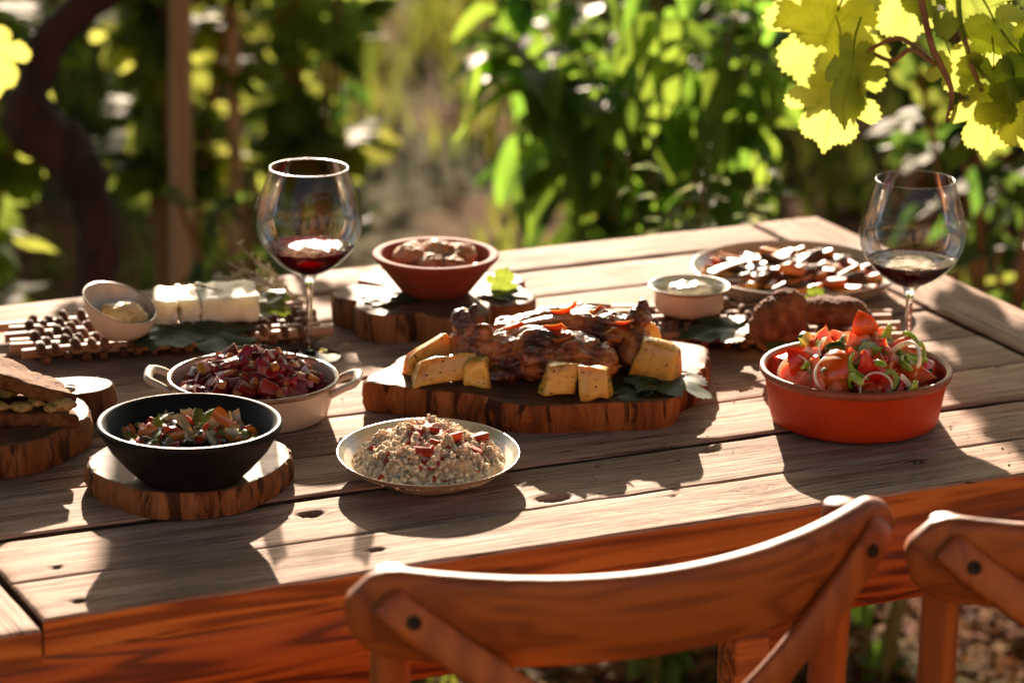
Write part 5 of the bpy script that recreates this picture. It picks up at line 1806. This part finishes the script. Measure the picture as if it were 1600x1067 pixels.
rng = random.Random(101)
TW = [tomato_wedge('tomato_wedge_%d' % i, R, a, s, i) for i, (R, a, s) in enumerate([(0.023, 1.15, 1.0), (0.026, 0.95, 0.9), (0.020, 1.6, 0.95), (0.024, 1.3, 0.8)])]
OR = [ring_strip('onion_ring_%d' % i, ONION, R, w, 0.0015, a, i, 0.002, False) for i, (R, w, a) in enumerate([(0.0135, 0.0045, 6.0), (0.018, 0.0050, 3.6), (0.015, 0.0055, 3.0), (0.020, 0.005, 2.2)])]
CS = [cuc_slice('cucumber_slice_%d' % i, 0.0125, 0.005, a, i) for i, a in enumerate([6.2832, 3.14, 1.8])]
PS = [ring_strip('pepper_strip_%d' % i, PEPPER, R, w, 0.0032, a, i + 3, 0.004) for i, (R, w, a) in enumerate([(0.017, 0.008, 2.2), (0.022, 0.007, 1.5), (0.012, 0.009, 2.8)])]
t = thing('tomato_salad', 'heap of tomato wedges, onion rings, cucumber and green pepper', 'salad', (SALX, SALY, TZ + 0.001), 0)
ob('salad_base', mound_mesh('salad_base', JUICE, 0.086, 0.024, 0.034, 0.004, 60, 1), t)
heap(t, 'tomato_wedge', TW, 40, 0.072, 0.043, 0.024, rng, (1.0, 1.3), phase=0.2)
heap(t, 'tomato_wedge', TW, 16, 0.052, 0.054, 0.022, rng, (0.9, 1.1), phase=1.1)
heap(t, 'onion_ring', OR, 9, 0.074, 0.053, 0.024, rng, (0.85, 1.15), phase=0.9, tilt=0.8)
heap(t, 'cucumber_slice', CS, 26, 0.072, 0.056, 0.025, rng, (0.85, 1.1), phase=2.2, tilt=1.0)
heap(t, 'pepper_strip', PS, 28, 0.073, 0.056, 0.024, rng, (0.8, 1.15), phase=3.1, tilt=0.9)
# pieces one can pick out from the near side
hero = [('cucumber_slice', CS[0], 0.010, -0.020, 0.089, (rad(58), 0, CAMZ + 0.3), 1.05), ('onion_ring', OR[0], 0.012, -0.076, 0.070, (rad(75), 0, CAMZ), 1.15), ('cucumber_slice', CS[1], -0.052, 0.012, 0.090, (rad(70), rad(40), 0.3), 0.95),
        ('pepper_strip', PS[1], 0.022, 0.004, 0.101, (rad(80), rad(70), 0.5), 1.15), ('pepper_strip', PS[0], 0.066, -0.018, 0.077, (rad(20), 0, CAMZ + 1.2), 1.1), ('pepper_strip', PS[0], 0.058, -0.008, 0.083, (rad(10), 0.3, CAMZ + 1.0), 1.0),
        ('onion_ring', OR[1], -0.030, -0.060, 0.076, (rad(60), 0, CAMZ + 0.5), 1.15), ('onion_ring', OR[1], 0.045, -0.030, 0.083, (rad(65), 0, CAMZ - 1.0), 1.25), ('tomato_wedge', TW[1], 0.010, -0.045, 0.079, (0.4, 1.0, 4.4), 1.2),
        ('tomato_wedge', TW[0], -0.025, -0.045, 0.078, (0.2, -0.6, 4.0), 1.15), ('tomato_wedge', TW[2], 0.008, 0.020, 0.103, (0.3, 0.4, 4.6), 1.0), ('onion_ring', OR[0], -0.066, -0.026, 0.072, (rad(70), 0, CAMZ - 0.3), 1.15), ('tomato_wedge', TW[3], -0.062, -0.016, 0.075, (0.6, 0.3, 5.0), 1.0)]
for nm, me, x, y, z, r_, s in hero:
    p = RX * x + AW * y
    ob(nm, me, t, (p.x, p.y, z - 0.0115), r_, s)

# ---- beetroot salad
BEET = M('beetroot', (0.17, 0.004, 0.006), (0.36, 0.012, 0.014), 60, 0.3, 0.25, 130, 0.002, var=0.45, hue=0.012, coat=0.15)
CARROT = M('carrot_cube', (0.50, 0.15, 0.022), (0.60, 0.24, 0.05), 60, 0.25, 0.2, 130, 0.002, var=0.2, hue=0.015, coat=0.5, sss=0.2, sssr=(0.7, 0.3, 0.05))
PINK = M('pink_turnip', (0.48, 0.11, 0.10), (0.56, 0.22, 0.18), 60, 0.25, var=0.2, coat=0.4, sss=0.2)
BC = [chunk('beet_cube_%d' % i, BEET, s, i, 0.22, 0.10) for i, s in enumerate([(0.014, 0.013, 0.011), (0.017, 0.012, 0.012), (0.011, 0.012, 0.010), (0.019, 0.013, 0.009)])]
CC = [chunk('carrot_cube_%d' % i, CARROT, s, i + 9, 0.2, 0.12) for i, s in enumerate([(0.012, 0.009, 0.008), (0.015, 0.008, 0.007)])]
PC = [chunk('turnip_cube_%d' % i, PINK, s, i + 19, 0.2, 0.12) for i, s in enumerate([(0.011, 0.009, 0.008), (0.013, 0.008, 0.008)])]
t = thing('beetroot_salad', 'diced dark red beetroot and carrot salad in the cream dish', 'salad', (BX, BY, TZ + 0.001), 0)
ob('salad_base', mound_mesh('salad_base', BEET, 0.077, 0.022, 0.020, 0.003, 80, 5), t)
rng = random.Random(55)
heap(t, 'beet_cube', BC, 90, 0.072, 0.028, 0.026, rng, (0.8, 1.25), phase=0.1)
heap(t, 'beet_cube', BC, 34, 0.050, 0.037, 0.027, rng, (0.8, 1.25), phase=0.6)
heap(t, 'carrot_cube', CC, 24, 0.072, 0.033, 0.026, rng, (0.8, 1.2), phase=1.7)
heap(t, 'turnip_cube', PC, 20, 0.070, 0.034, 0.026, rng, (0.8, 1.2), phase=2.6)
mb = MB()
for k in range(110):
    r = 0.066 * math.sqrt(rng.random()); a = rng.uniform(0, 6.283)
    mb.ellipsoid((r * math.cos(a), r * math.sin(a), 0.042 + 0.028 * (1 - (r / 0.072) ** 2)), (rng.uniform(.001, .0028), .001, .0006), None, 5, 3)
o = ob('chopped_herbs', mb.mesh('chopped_herbs', HERBG), t); o['kind'] = 'stuff'

# ---- bulgur salad
BULG = M('bulgur', (0.50, 0.36, 0.21), (0.72, 0.57, 0.40), 150, 0.75, 0.8, 260, 0.003, spec=0.2, sss=0.2, sssr=(0.5, 0.35, 0.2))
GRAIN = M('bulgur_grain', (0.66, 0.50, 0.33), (0.84, 0.70, 0.53), 90, 0.7, spec=0.2, var=0.25, island=True, sss=0.2, sssr=(0.5, 0.35, 0.2))
DRIED = M('dried_tomato', (0.34, 0.020, 0.008), (0.54, 0.075, 0.015), 90, 0.65, 0.6, 160, 0.003, var=0.3, spec=0.3)
t = thing('bulgur_salad', 'coarse beige bulgur with red tomato bits on the oval plate', 'salad', (PX, PY, TZ + 0.001), 0)
prz = rad(-25)
ob('mound', mound_mesh('mound', BULG, 0.0760, 0.028, 0.013, 0.0120, 75, 7, (0.98, 1.16), 34, 90, 2.2, prz), t)
rng = random.Random(66)
mb = MB()
for k in range(2100):
    u = rng.random(); r = 0.0755 * math.sqrt(u); a = rng.uniform(0, 6.283)
    x, y = r * math.cos(a) * 0.98, r * math.sin(a) * 1.16
    x, y = x * math.cos(prz) - y * math.sin(prz), x * math.sin(prz) + y * math.cos(prz)
    kk = r / 0.0760
    z = 0.013 + 0.028 * (1 - kk ** 2.2) + 0.0120 * (1 - kk ** 6) * (noise.noise(Vector((x * 75, y * 75, 7))) + 0.5 * noise.noise(Vector((x * 172.5, y * 172.5, 10)))) + rng.uniform(-0.0006, 0.0016)
    from mathutils import Euler
    s = rng.uniform(0.0011, 0.0030)
    mb.ellipsoid((x, y, z), (s * 1.25, s, s * 0.85), Euler((rng.uniform(0, 3), rng.uniform(0, 3), rng.uniform(0, 3))), 6, 4)
o = ob('grains', mb.mesh('grains', GRAIN), t); o['kind'] = 'stuff'
DT = [chunk('tomato_bit_%d' % i, DRIED, s, i + 60, 0.3, 0.2, 1, 0.001, 200) for i, s in enumerate([(0.013, 0.008, 0.004), (0.009, 0.007, 0.004), (0.016, 0.007, 0.005)])]
heap(t, 'tomato_bit', DT, 64, 0.068, 0.0145, 0.029, rng, (0.8, 1.3), (0.98, 1.16), phase=0.8, tilt=0.5, rz=prz)
for (x, y, z, s) in ((0.018, -0.018, 0.041, 1.6), (0.040, -0.020, 0.035, 1.4), (-0.010, -0.030, 0.038, 1.5), (0.046, 0.012, 0.036, 1.4), (0.030, -0.040, 0.031, 1.6), (-0.030, -0.044, 0.028, 1.4), (-0.004, -0.050, 0.029, 1.5)):
    p = RX * x + AW * y
    ob('tomato_bit', DT[2], t, (p.x, p.y, z - 0.003), (rng.uniform(-.4, .4), rng.uniform(-.4, .4), rng.uniform(0, 6)), s)

# ---- roasted vegetables in the black bowl
RV = [M('roast_pepper_red', (0.42, 0.014, 0.006), (0.58, 0.05, 0.010), 60, 0.2, coat=0.6, var=0.3), M('roast_pepper_green', (0.06, 0.10, 0.012), (0.18, 0.23, 0.035), 60, 0.22, coat=0.6, var=0.35),
      M('roast_pumpkin', (0.46, 0.12, 0.016), (0.55, 0.20, 0.04), 60, 0.25, coat=0.5, var=0.25), M('roast_aubergine', (0.035, 0.018, 0.014), (0.09, 0.05, 0.028), 60, 0.25, coat=0.6, var=0.3), M('soft_onion', (0.38, 0.33, 0.20), (0.50, 0.44, 0.29), 60, 0.3, coat=0.4, var=0.15)]


def sheet_piece(name, mat, L, W, curl, seed, th=0.0022):
    n = 8; v = []; f = []
    rr = random.Random(seed)
    for i in range(n + 1):
        for k in range(5):
            u = i / n - .5; w = (k / 4 - .5) * (1 - 0.25 * abs(u) * 2) * (1 + 0.2 * math.sin(seed + 5 * u))
            x, y = u * L, w * W
            z = curl * (4 * w * w) * W + curl * 1.2 * L * u * u + 0.0018 * noise.noise(Vector((x * 110 + seed, y * 110, seed)))
            v.append((x, y, z))
    N_ = len(v)
    v += [(x, y, z - th) for x, y, z in v]
    for i in range(n):
        for k in range(4):
            a = i * 5 + k; q = (a, a + 1, a + 6, a + 5)
            f.append(tuple(reversed(q))); f.append(tuple(N_ + p for p in q))
    per = [k for k in range(5)] + [i * 5 + 4 for i in range(1, n + 1)] + [n * 5 + k for k in range(3, -1, -1)] + [i * 5 for i in range(n - 1, 0, -1)]
    for i in range(len(per)):
        a, b_ = per[i], per[(i + 1) % len(per)]
        f.append((a, b_, N_ + b_, N_ + a))
    mb = MB(); mb.add(v, f)
    return sharp(mb.mesh(name, mat), 55)


t = thing('roasted_vegetables', 'mixed roasted pepper, aubergine and onion pieces in the black bowl', 'vegetables', (0.2215, 0.2330, BB_TOP - 0.004), 0)
ob('vegetable_base', mound_mesh('vegetable_base', RV[3], 0.066, 0.016, 0.028, 0.004, 70, 9), t)
rng = random.Random(77)
PM = []
for k in range(10):
    PM.append(sheet_piece('vegetable_piece_%d' % k, RV[[0, 1, 1, 2, 3, 4, 1, 3, 0, 4][k]], rng.uniform(0.013, 0.022), rng.uniform(0.009, 0.013), rng.uniform(-0.5, 0.6), k))
for nm, idx, n, ph in (('pepper_piece', (0, 8), 34, 0.3), ('green_pepper_piece', (1, 2, 6), 48, 1.0), ('pumpkin_piece', (3,), 9, 1.9), ('aubergine_piece', (4, 7), 22, 2.7), ('onion_piece', (5, 9), 22, 3.4)):
    heap(t, nm, [PM[i] for i in idx], n, 0.063, 0.038, 0.018, rng, (0.8, 1.25), phase=ph, tilt=0.8)
for x, y, z, i, nm, r_ in ((0.022, 0.006, 0.063, 2, 'green_pepper_piece', (0.9, -0.5, 0.4)), (0.030, 0.0, 0.062, 3, 'pumpkin_piece', (0.9, 0.7, -0.6)), (0.008, 0.004, 0.060, 1, 'green_pepper_piece', (0.5, -0.8, 1.2)), (-0.012, -0.018, 0.056, 0, 'pepper_piece', (0.8, 0.3, 0.2)), (0.002, -0.035, 0.052, 5, 'onion_piece', (0.9, 0.4, 0.9)), (0.040, -0.020, 0.052, 9, 'onion_piece', (0.6, 0.3, 2.0))):
    p = RX * x + AW * y
    ob(nm, PM[i], t, (p.x, p.y, z), r_, 1.1)

# ---- stuffed dumplings in the brick red bowl
DUMP = M('stuffed_roll', (0.36, 0.11, 0.03), (0.58, 0.30, 0.13), 60, 0.6, 0.9, 170, 0.004, c3=(0.68, 0.50, 0.32), spec=0.3)
t = thing('meat_dumplings', 'browned crumbly dumplings heaped in the brick red bowl', 'dumplings', (0.690, 0.716, FB_TOP - 0.004), CAMZ)
for k, (x, y, z, r) in enumerate([(-0.030, -0.004, 0.047, 0.021), (0.002, 0.010, 0.049, 0.022), (0.030, 0.0, 0.046, 0.021), (-0.004, -0.024, 0.043, 0.019), (0.020, -0.026, 0.042, 0.018), (-0.022, 0.026, 0.044, 0.018), (0.024, 0.026, 0.044, 0.018)]):
    mb = MB(); rr = random.Random(k)
    mb.ellipsoid((0, 0, 0), (r, r * 0.8, r * 0.62))
    for j in range(10):
        a = rr.uniform(0, 6.28); e = rr.uniform(0.0, 1.2)
        mb.ellipsoid((r * .8 * math.cos(a) * math.cos(e), r * .65 * math.sin(a) * math.cos(e), r * .5 * math.sin(e)), (r * .25, r * .25, r * .2))
    ob('dumpling', fuse(mb, 0.0012, DUMP, 'dumpling', lambda p: 0.0018 * nz(p, 150, k) + 0.0010 * nz(p, 320, k)), t, (x, y, z), (rr.uniform(-.2, .2), rr.uniform(-.2, .2), rr.uniform(0, 3)))
ob('sauce', mound_mesh('sauce', JUICE, 0.056, 0.004, 0.036, 0.001, 60, 3), t)

# ---- roasted carrots on the wide plate
RC = [M('roast_carrot', (0.54, 0.090, 0.008), (0.66, 0.18, 0.018), 40, 0.28, 0.3, 110, 0.002, var=0.3, hue=0.015, coat=0.2), M('roast_carrot_dark', (0.045, 0.016, 0.010), (0.15, 0.045, 0.016), 40, 0.28, 0.3, 110, 0.002, var=0.3, coat=0.2),
      M('roast_sweet_potato', (0.56, 0.20, 0.02), (0.68, 0.31, 0.05), 40, 0.28, 0.3, 110, 0.002, var=0.2, coat=0.2)]
CM = []
for k in range(9):
    CM.append(chunk('carrot_stick_%d' % k, RC[[0, 0, 1, 2, 0, 1, 1, 2, 0][k]], (0.042 + 0.012 * (k % 3), 0.013 + 0.003 * (k % 2), 0.009), 80 + k, 0.25, 0.2, 1, 0.0012, 130))
t = thing('roasted_carrots', 'glossy roasted carrot and aubergine pieces on the wide plate', 'vegetables', (GX, GY, TZ + 0.001), 0)
rng = random.Random(88)
for i in range(78):
    r = 0.090 * math.sqrt((i + .5) / 78); a = i * 2.39996
    k = rng.randrange(9)
    ob('roast_stick', CM[k], t, (r * math.cos(a), r * math.sin(a), 0.016 + 0.017 * (1 - (r / 0.092) ** 2) + rng.uniform(-0.002, 0.004)),
       (rng.uniform(-.5, .5), rng.uniform(-.35, .35), CAMZ + rng.gauss(0.15, 0.55)), rng.uniform(0.8, 1.15))
ob('pan_juice', mound_mesh('pan_juice', RC[1], 0.088, 0.006, 0.0095, 0.0015, 60, 3), t)
# spoon lying in the plate
STEEL = M('spoon_steel', (0.55, 0.50, 0.44), None, rough=0.22, metal=1.0)
t = thing('serving_spoon', 'metal spoon handle resting on the left of the carrot plate', 'spoon', (1.060, 0.676, TZ + 0.034), CAMZ + rad(28))
pts = spline([(-0.040, 0, -0.002), (-0.020, 0, 0.004), (0.02, 0, 0.008), (0.055, 0, 0.001)], 5)
v, f = sweep_rect(pts, [(0, 1, 0)] * len(pts), [0.010 - 0.007 * min(1, i / 9) for i in range(len(pts))], 0.0010)
mb = MB(); mb.add(v, f); ob('handle', fix_normals(mb.mesh('handle', STEEL)), t)
mb = MB(); mb.ellipsoid((0.070, 0, -0.006), (0.020, 0.012, 0.004), None, 16, 10); ob('spoon_bowl', mb.mesh('spoon_bowl', STEEL), t)

# ------------------------------------------------------------------ roast meat and potatoes
def meat_material():
    g = N('roast_meat')
    tc = g.n('ShaderNodeTexCoord').outputs['Object']
    a = g.noise(tc, 26.0, 6, 0.62, 0.4)
    b_ = g.noise(g.mapping(tc, (1, 2.6, 2.6)), 90.0, 6, 0.65)
    c = g.ramp(a, [(0.32, (0.014, 0.004, 0.002)), (0.42, (0.10, 0.020, 0.005)), (0.52, (0.36, 0.088, 0.012)), (0.66, (0.68, 0.26, 0.05))])
    c = g.mix(g.ramp(b_, [(0.36, (0.45, 0.45, 0.45)), (0.48, (0, 0, 0))]), c, (0.075, 0.018, 0.006))
    p = g.princ(Base_Color=c, Normal=g.bump(g.math('ADD', b_, g.math('MULTIPLY', a, 0.6)), 0.75, 0.004))
    g.link(g.math('ADD', g.math('MULTIPLY', a, 0.35), 0.16), p.inputs['Roughness'])
    p.inputs['Coat Weight'].default_value = 0.6
    p.inputs['Coat Roughness'].default_value = 0.13
    p.inputs['Subsurface Weight'].default_value = 0.12
    p.inputs['Subsurface Radius'].default_value = (0.6, 0.18, 0.06)
    p.inputs['Subsurface Scale'].default_value = 0.008
    return g.done(p.outputs[0])


MEAT = meat_material()
BONE = M('roasted_bone', (0.34, 0.17, 0.085), (0.52, 0.31, 0.18), 60, 0.3, 0.3, 150, 0.001, coat=0.4)
CHAR = M('charred_bone', (0.016, 0.008, 0.005), (0.06, 0.022, 0.010), 50, 0.45, 0.7, 120, 0.003)
MEX, MEY = 0.668, 0.377


def rdg(p, s, o):
    return 0.5 - 2.2 * abs(nz(p, s, o))


def blobs(lst):
    mb = MB()
    for c, r in lst:
        mb.ellipsoid(c, r, None, 16, 10)
    return mb


t = thing('roast_shank', 'glossy browned lamb shank in front on the live edge board', 'meat', (MEX, MEY, MB_TOP), CAMZ)
L1 = [((-0.080, 0.012, 0.016), (0.026, 0.026, 0.022)), ((-0.086, 0.016, 0.036), (0.017, 0.017, 0.022)), ((-0.090, 0.018, 0.057), (0.013, 0.013, 0.014)), ((-0.068, 0.012, 0.036), (0.017, 0.015, 0.018)),
      ((-0.045, 0.006, 0.022), (0.034, 0.032, 0.026)), ((-0.012, 0.000, 0.026), (0.040, 0.034, 0.029)), ((0.022, -0.006, 0.024), (0.034, 0.032, 0.027)), ((0.046, -0.010, 0.019), (0.026, 0.024, 0.022)), ((0.006, 0.006, 0.033), (0.028, 0.020, 0.013)),
      ((-0.034, 0.008, 0.034), (0.026, 0.016, 0.013)), ((0.040, -0.002, 0.031), (0.022, 0.014, 0.009)), ((0.062, -0.008, 0.022), (0.010, 0.014, 0.012)), ((-0.052, -0.014, 0.012), (0.026, 0.022, 0.016))]
for k in range(26):
    rr = random.Random(900 + k); a = rr.uniform(-0.9, 0.075); 
    L1.append(((rr.uniform(-0.070, 0.070), rr.uniform(-0.032, 0.02), rr.uniform(0.008, 0.046)), (rr.uniform(.006, .014), rr.uniform(.004, .008), rr.uniform(.004, .008))))
me = fuse(blobs(L1), 0.0016, MEAT, 'meat', lambda p: 0.0030 * rdg((p[0] * .8, p[1], p[2]), 26, 1) + 0.0026 * rdg((p[0] * .7, p[1], p[2]), 58, 2) + 0.0016 * rdg((p[0] * .35, p[1], p[2]), 125, 4) + 0.0008 * nz(p, 300, 6) - 0.0012)
ob('meat', me, t)
mb = MB(); mb.tube(spline([(-0.086, 0.018, 0.048), (-0.080, 0.018, 0.062), (-0.077, 0.018, 0.073)], 3), [0.008, 0.008, 0.007, 0.006, 0.005, 0.004, 0.002], 9, jitter=0.5)
mb.ellipsoid((-0.095, 0.014, 0.060), (0.006, 0.006, 0.007)); ob('bone_end', mb.mesh('bone_end', CHAR), t)

t = thing('roast_rib_rack', 'glossy roast rib joint with thin bones arching behind the shank', 'meat', (MEX, MEY, MB_TOP), CAMZ)
L2 = []
for k in range(13):
    u = k / 12; x = -0.040 + 0.135 * u
    z = 0.026 + 0.024 * math.sin(math.pi * (0.15 + 0.72 * u))
    L2.append(((x, 0.060 - 0.008 * u, z), (0.020, 0.026, 0.010)))
L2 += [((0.088, 0.034, 0.018), (0.017, 0.024, 0.020)), ((0.090, 0.028, 0.036), (0.014, 0.018, 0.014)), ((0.094, 0.046, 0.052), (0.013, 0.016, 0.012)), ((0.064, 0.070, 0.020), (0.036, 0.026, 0.024)), ((0.0, 0.078, 0.016), (0.040, 0.024, 0.022)), ((0.090, 0.020, 0.014), (0.013, 0.014, 0.014)), ((0.100, 0.052, 0.064), (0.006, 0.008, 0.008)),
       ((0.052, 0.036, 0.042), (0.026, 0.014, 0.007)), ((0.020, 0.042, 0.045), (0.022, 0.014, 0.007)), ((0.078, 0.028, 0.040), (0.016, 0.012, 0.007))]
for k in range(24):
    rr = random.Random(700 + k)
    x = rr.uniform(-0.03, 0.095)
    L2.append(((x, rr.uniform(0.036, 0.08), 0.024 + 0.022 * math.sin(math.pi * (0.15 + 0.72 * (x + 0.04) / 0.135)) + rr.uniform(-0.004, 0.007)), (rr.uniform(.006, .014), rr.uniform(.004, .008), rr.uniform(.003, .006))))
me = fuse(blobs(L2), 0.0016, MEAT, 'meat', lambda p: 0.0028 * rdg((p[0] * .8, p[1], p[2]), 28, 11) + 0.0024 * rdg((p[0] * .7, p[1], p[2]), 60, 12) + 0.0016 * rdg((p[0] * .35, p[1], p[2]), 125, 14) + 0.0008 * nz(p, 300, 16) - 0.0010)
ob('meat', me, t)
for k in range(6):
    y = 0.028 + 0.0085 * k
    q = spline([(-0.072 + 0.008 * k, y - 0.010, 0.036 + 0.001 * k), (-0.040 + 0.008 * k, y - 0.002, 0.046 + 0.001 * k), (-0.005 + 0.008 * k, y + 0.006, 0.052 + 0.001 * k), (0.035 + 0.006 * k, y + 0.012, 0.054)], 4)
    mb = MB(); mb.tube(q, [0.0016 + 0.0010 * min(1, i / 6) for i in range(len(q))], 8, jitter=0.2)
    ob('rib_bone', mb.mesh('rib_bone', BONE), t)

FLAP = M('crisp_skin', (0.30, 0.075, 0.012), (0.62, 0.24, 0.045), 60, 0.25, 0.5, 150, 0.002, var=0.3, coat=0.5, sss=0.4, sssr=(0.9, 0.3, 0.06), sssc=0.008)
FP = [sheet_piece('skin_strip_%d' % k, FLAP, 0.022 + 0.006 * (k % 3), 0.009 + 0.002 * (k % 2), 0.4 - 0.25 * k, 300 + k, 0.0016) for k in range(4)]
rr = random.Random(313)
for x, y, z in ((-0.036, 0.010, 0.050), (0.000, 0.008, 0.051), (-0.058, 0.010, 0.044), (0.014, -0.014, 0.046), (-0.022, -0.012, 0.046), (0.062, 0.026, 0.046), (0.026, 0.002, 0.043), (0.050, -0.006, 0.034),
                (0.046, 0.042, 0.056), (0.074, 0.034, 0.050), (0.018, 0.048, 0.058), (0.092, 0.028, 0.044)):
    ob('skin_strip', rr.choice(FP), t, (x, y, z), (rr.uniform(-.6, .6), rr.uniform(-.5, .5), rr.uniform(-.8, .8)), rr.uniform(0.8, 1.3))

POT = M('roast_potato', (0.50, 0.21, 0.020), (0.72, 0.43, 0.07), 50, 0.3, 0.3, 110, 0.0015, c3=(0.70, 0.44, 0.11), var=0.10, coat=0.3, sss=0.5, sssr=(0.9, 0.45, 0.08), sssc=0.014)


def potato(label, x, y, z, s, rot, seed, wedge=0.0):
    """potato cut into a wedge; x right, y away, z up from the board, in the roast's own layout"""
    me = chunk('flesh', POT, s, seed, 0.27, 0.10, 3, 0.0028, 75)
    if wedge:
        for v in me.vertices:
            k = (v.co.z / s[2] + 0.5)
            v.co.y *= 1 - wedge * k
            v.co.x *= 1 - wedge * 0.35 * k
            v.co.z += 0.06 * s[2] * math.cos(v.co.x / s[0] * 3.0)
    p = Vector((MEX, MEY, MB_TOP)) + RX * x + AW * y + Vector((0, 0, z))
    t = thing('potato_wedge', label, 'potato', p, 0, 'roast potato wedges around the meat')
    ob('flesh', me, t, (0, 0, 0), (rot[0], rot[1], CAMZ + rot[2]))
    rr = random.Random(seed)
    mb = MB()
    from mathutils import Euler
    E_ = Euler((rot[0], rot[1], CAMZ + rot[2])).to_matrix()
    fs2 = list(me.polygons); ar2 = [q.area for q in fs2]
    for v in rr.choices(fs2, ar2, k=44):
        q = E_ @ (v.center + v.normal * 0.0002)
        r_ = rr.uniform(0.0005, 0.0012)
        mb.ellipsoid(q, (r_ * rr.uniform(1, 2.0), r_, r_ * 0.7), None, 5, 4)
    o = ob('pepper_specks', mb.mesh('pepper_specks', M('pepper_speck', (0.03, 0.018, 0.01), None, rough=0.7) if 'pepper_speck' not in bpy.data.materials else bpy.data.materials['pepper_speck']), t)
    o['kind'] = 'stuff'


potato('long potato wedge at the far left of the roast, tilted up', -0.126, 0.012, 0.016, (0.062, 0.024, 0.026), (rad(6), rad(-24), rad(28)), 1, 0.55)
potato('thick potato wedge lying in front of the long left one', -0.108, -0.018, 0.013, (0.066, 0.028, 0.026), (rad(-8), rad(-8), rad(14)), 2, 0.5)
potato('small herb flecked potato piece tucked against the shank', -0.074, -0.026, 0.013, (0.028, 0.026, 0.026), (rad(4), 0, rad(-12)), 3, 0.3)
potato('yellow potato block in front of the shank, left of the pair', 0.010, -0.062, 0.016, (0.036, 0.028, 0.032), (rad(-6), rad(4), rad(8)), 4, 0.35)
potato('yellow potato block in front of the shank, right of the pair', 0.048, -0.066, 0.016, (0.029, 0.028, 0.033), (rad(-5), rad(-8), rad(-16)), 5, 0.25)
potato('large peeled potato half at the right of the roast', 0.112, -0.002, 0.020, (0.044, 0.036, 0.038), (rad(8), rad(10), rad(-20)), 6, 0.4)
potato('potato half behind the large right one', 0.100, 0.048, 0.026, (0.036, 0.032, 0.036), (rad(2), rad(-6), rad(20)), 7, 0.4)
potato('orange potato piece glowing under the rib bones', 0.002, 0.046, 0.030, (0.034, 0.024, 0.026), (rad(0), rad(4), rad(6)), 8, 0.4)

# ------------------------------------------------------------------ crumbs and fallen petals on the table
def crumbs():
    from mathutils import Euler
    rng = random.Random(404)
    mb = MB()
    spots = [(0.47, 0.56, 0.08), (0.25, 0.62, 0.10), (0.80, 0.60, 0.10), (0.56, 0.19, 0.07), (0.36, 0.36, 0.06), (0.90, 0.36, 0.06), (0.17, 0.36, 0.06), (1.02, 0.10, 0.08), (0.72, 0.22, 0.06), (0.60, 0.60, 0.07)]
    for k in range(170):
        x, y, s = rng.choice(spots)
        x += rng.gauss(0, s * 0.6); y += rng.gauss(0, s * 0.6)
        if not (0.02 < x < 1.22 and 0.01 < y < 0.95):
            continue
        r = rng.uniform(0.0006, 0.0016)
        mb.ellipsoid((x, y, TZ + r * 0.55), (r * rng.uniform(1, 1.8), r, r * 0.7), Euler((0, 0, rng.uniform(0, 3))), 6, 4)
    tag(ob('crumbs', mb.mesh('crumbs', M('crumb', (0.30, 0.17, 0.08), (0.50, 0.33, 0.19), 90, 0.8))), 'scattered bread crumbs and grains on the planks', 'crumbs', kind='stuff')
    pm = leafmat('dry_petal', (0.50, 0.42, 0.28), (0.50, 0.42, 0.26), 0.35, 0.2, 0.02)
    lf = blade_leaf('petal', pm, 1.0, 0.55, 0.35, -0.25, nl=5, pet=0.0)
    for (x, y, lb) in ((0.530, 0.690, 'pale dry petal on the table right of the left wine glass'), (0.548, 0.655, 'pale dry petal nearest the glass foot'), (0.560, 0.742, 'pale dry petal beside the flower shaped board'), (0.525, 0.760, 'pale dry petal by the end of the twig tray')):
        tag(ob('dry_petal', lf, None, (x, y, TZ + 0.002), (rng.uniform(-.1, .1), rng.uniform(-.1, .1), rng.uniform(0, 6)), rng.uniform(0.012, 0.018)), lb, 'petal', 'dry petals behind the left glass')


crumbs()
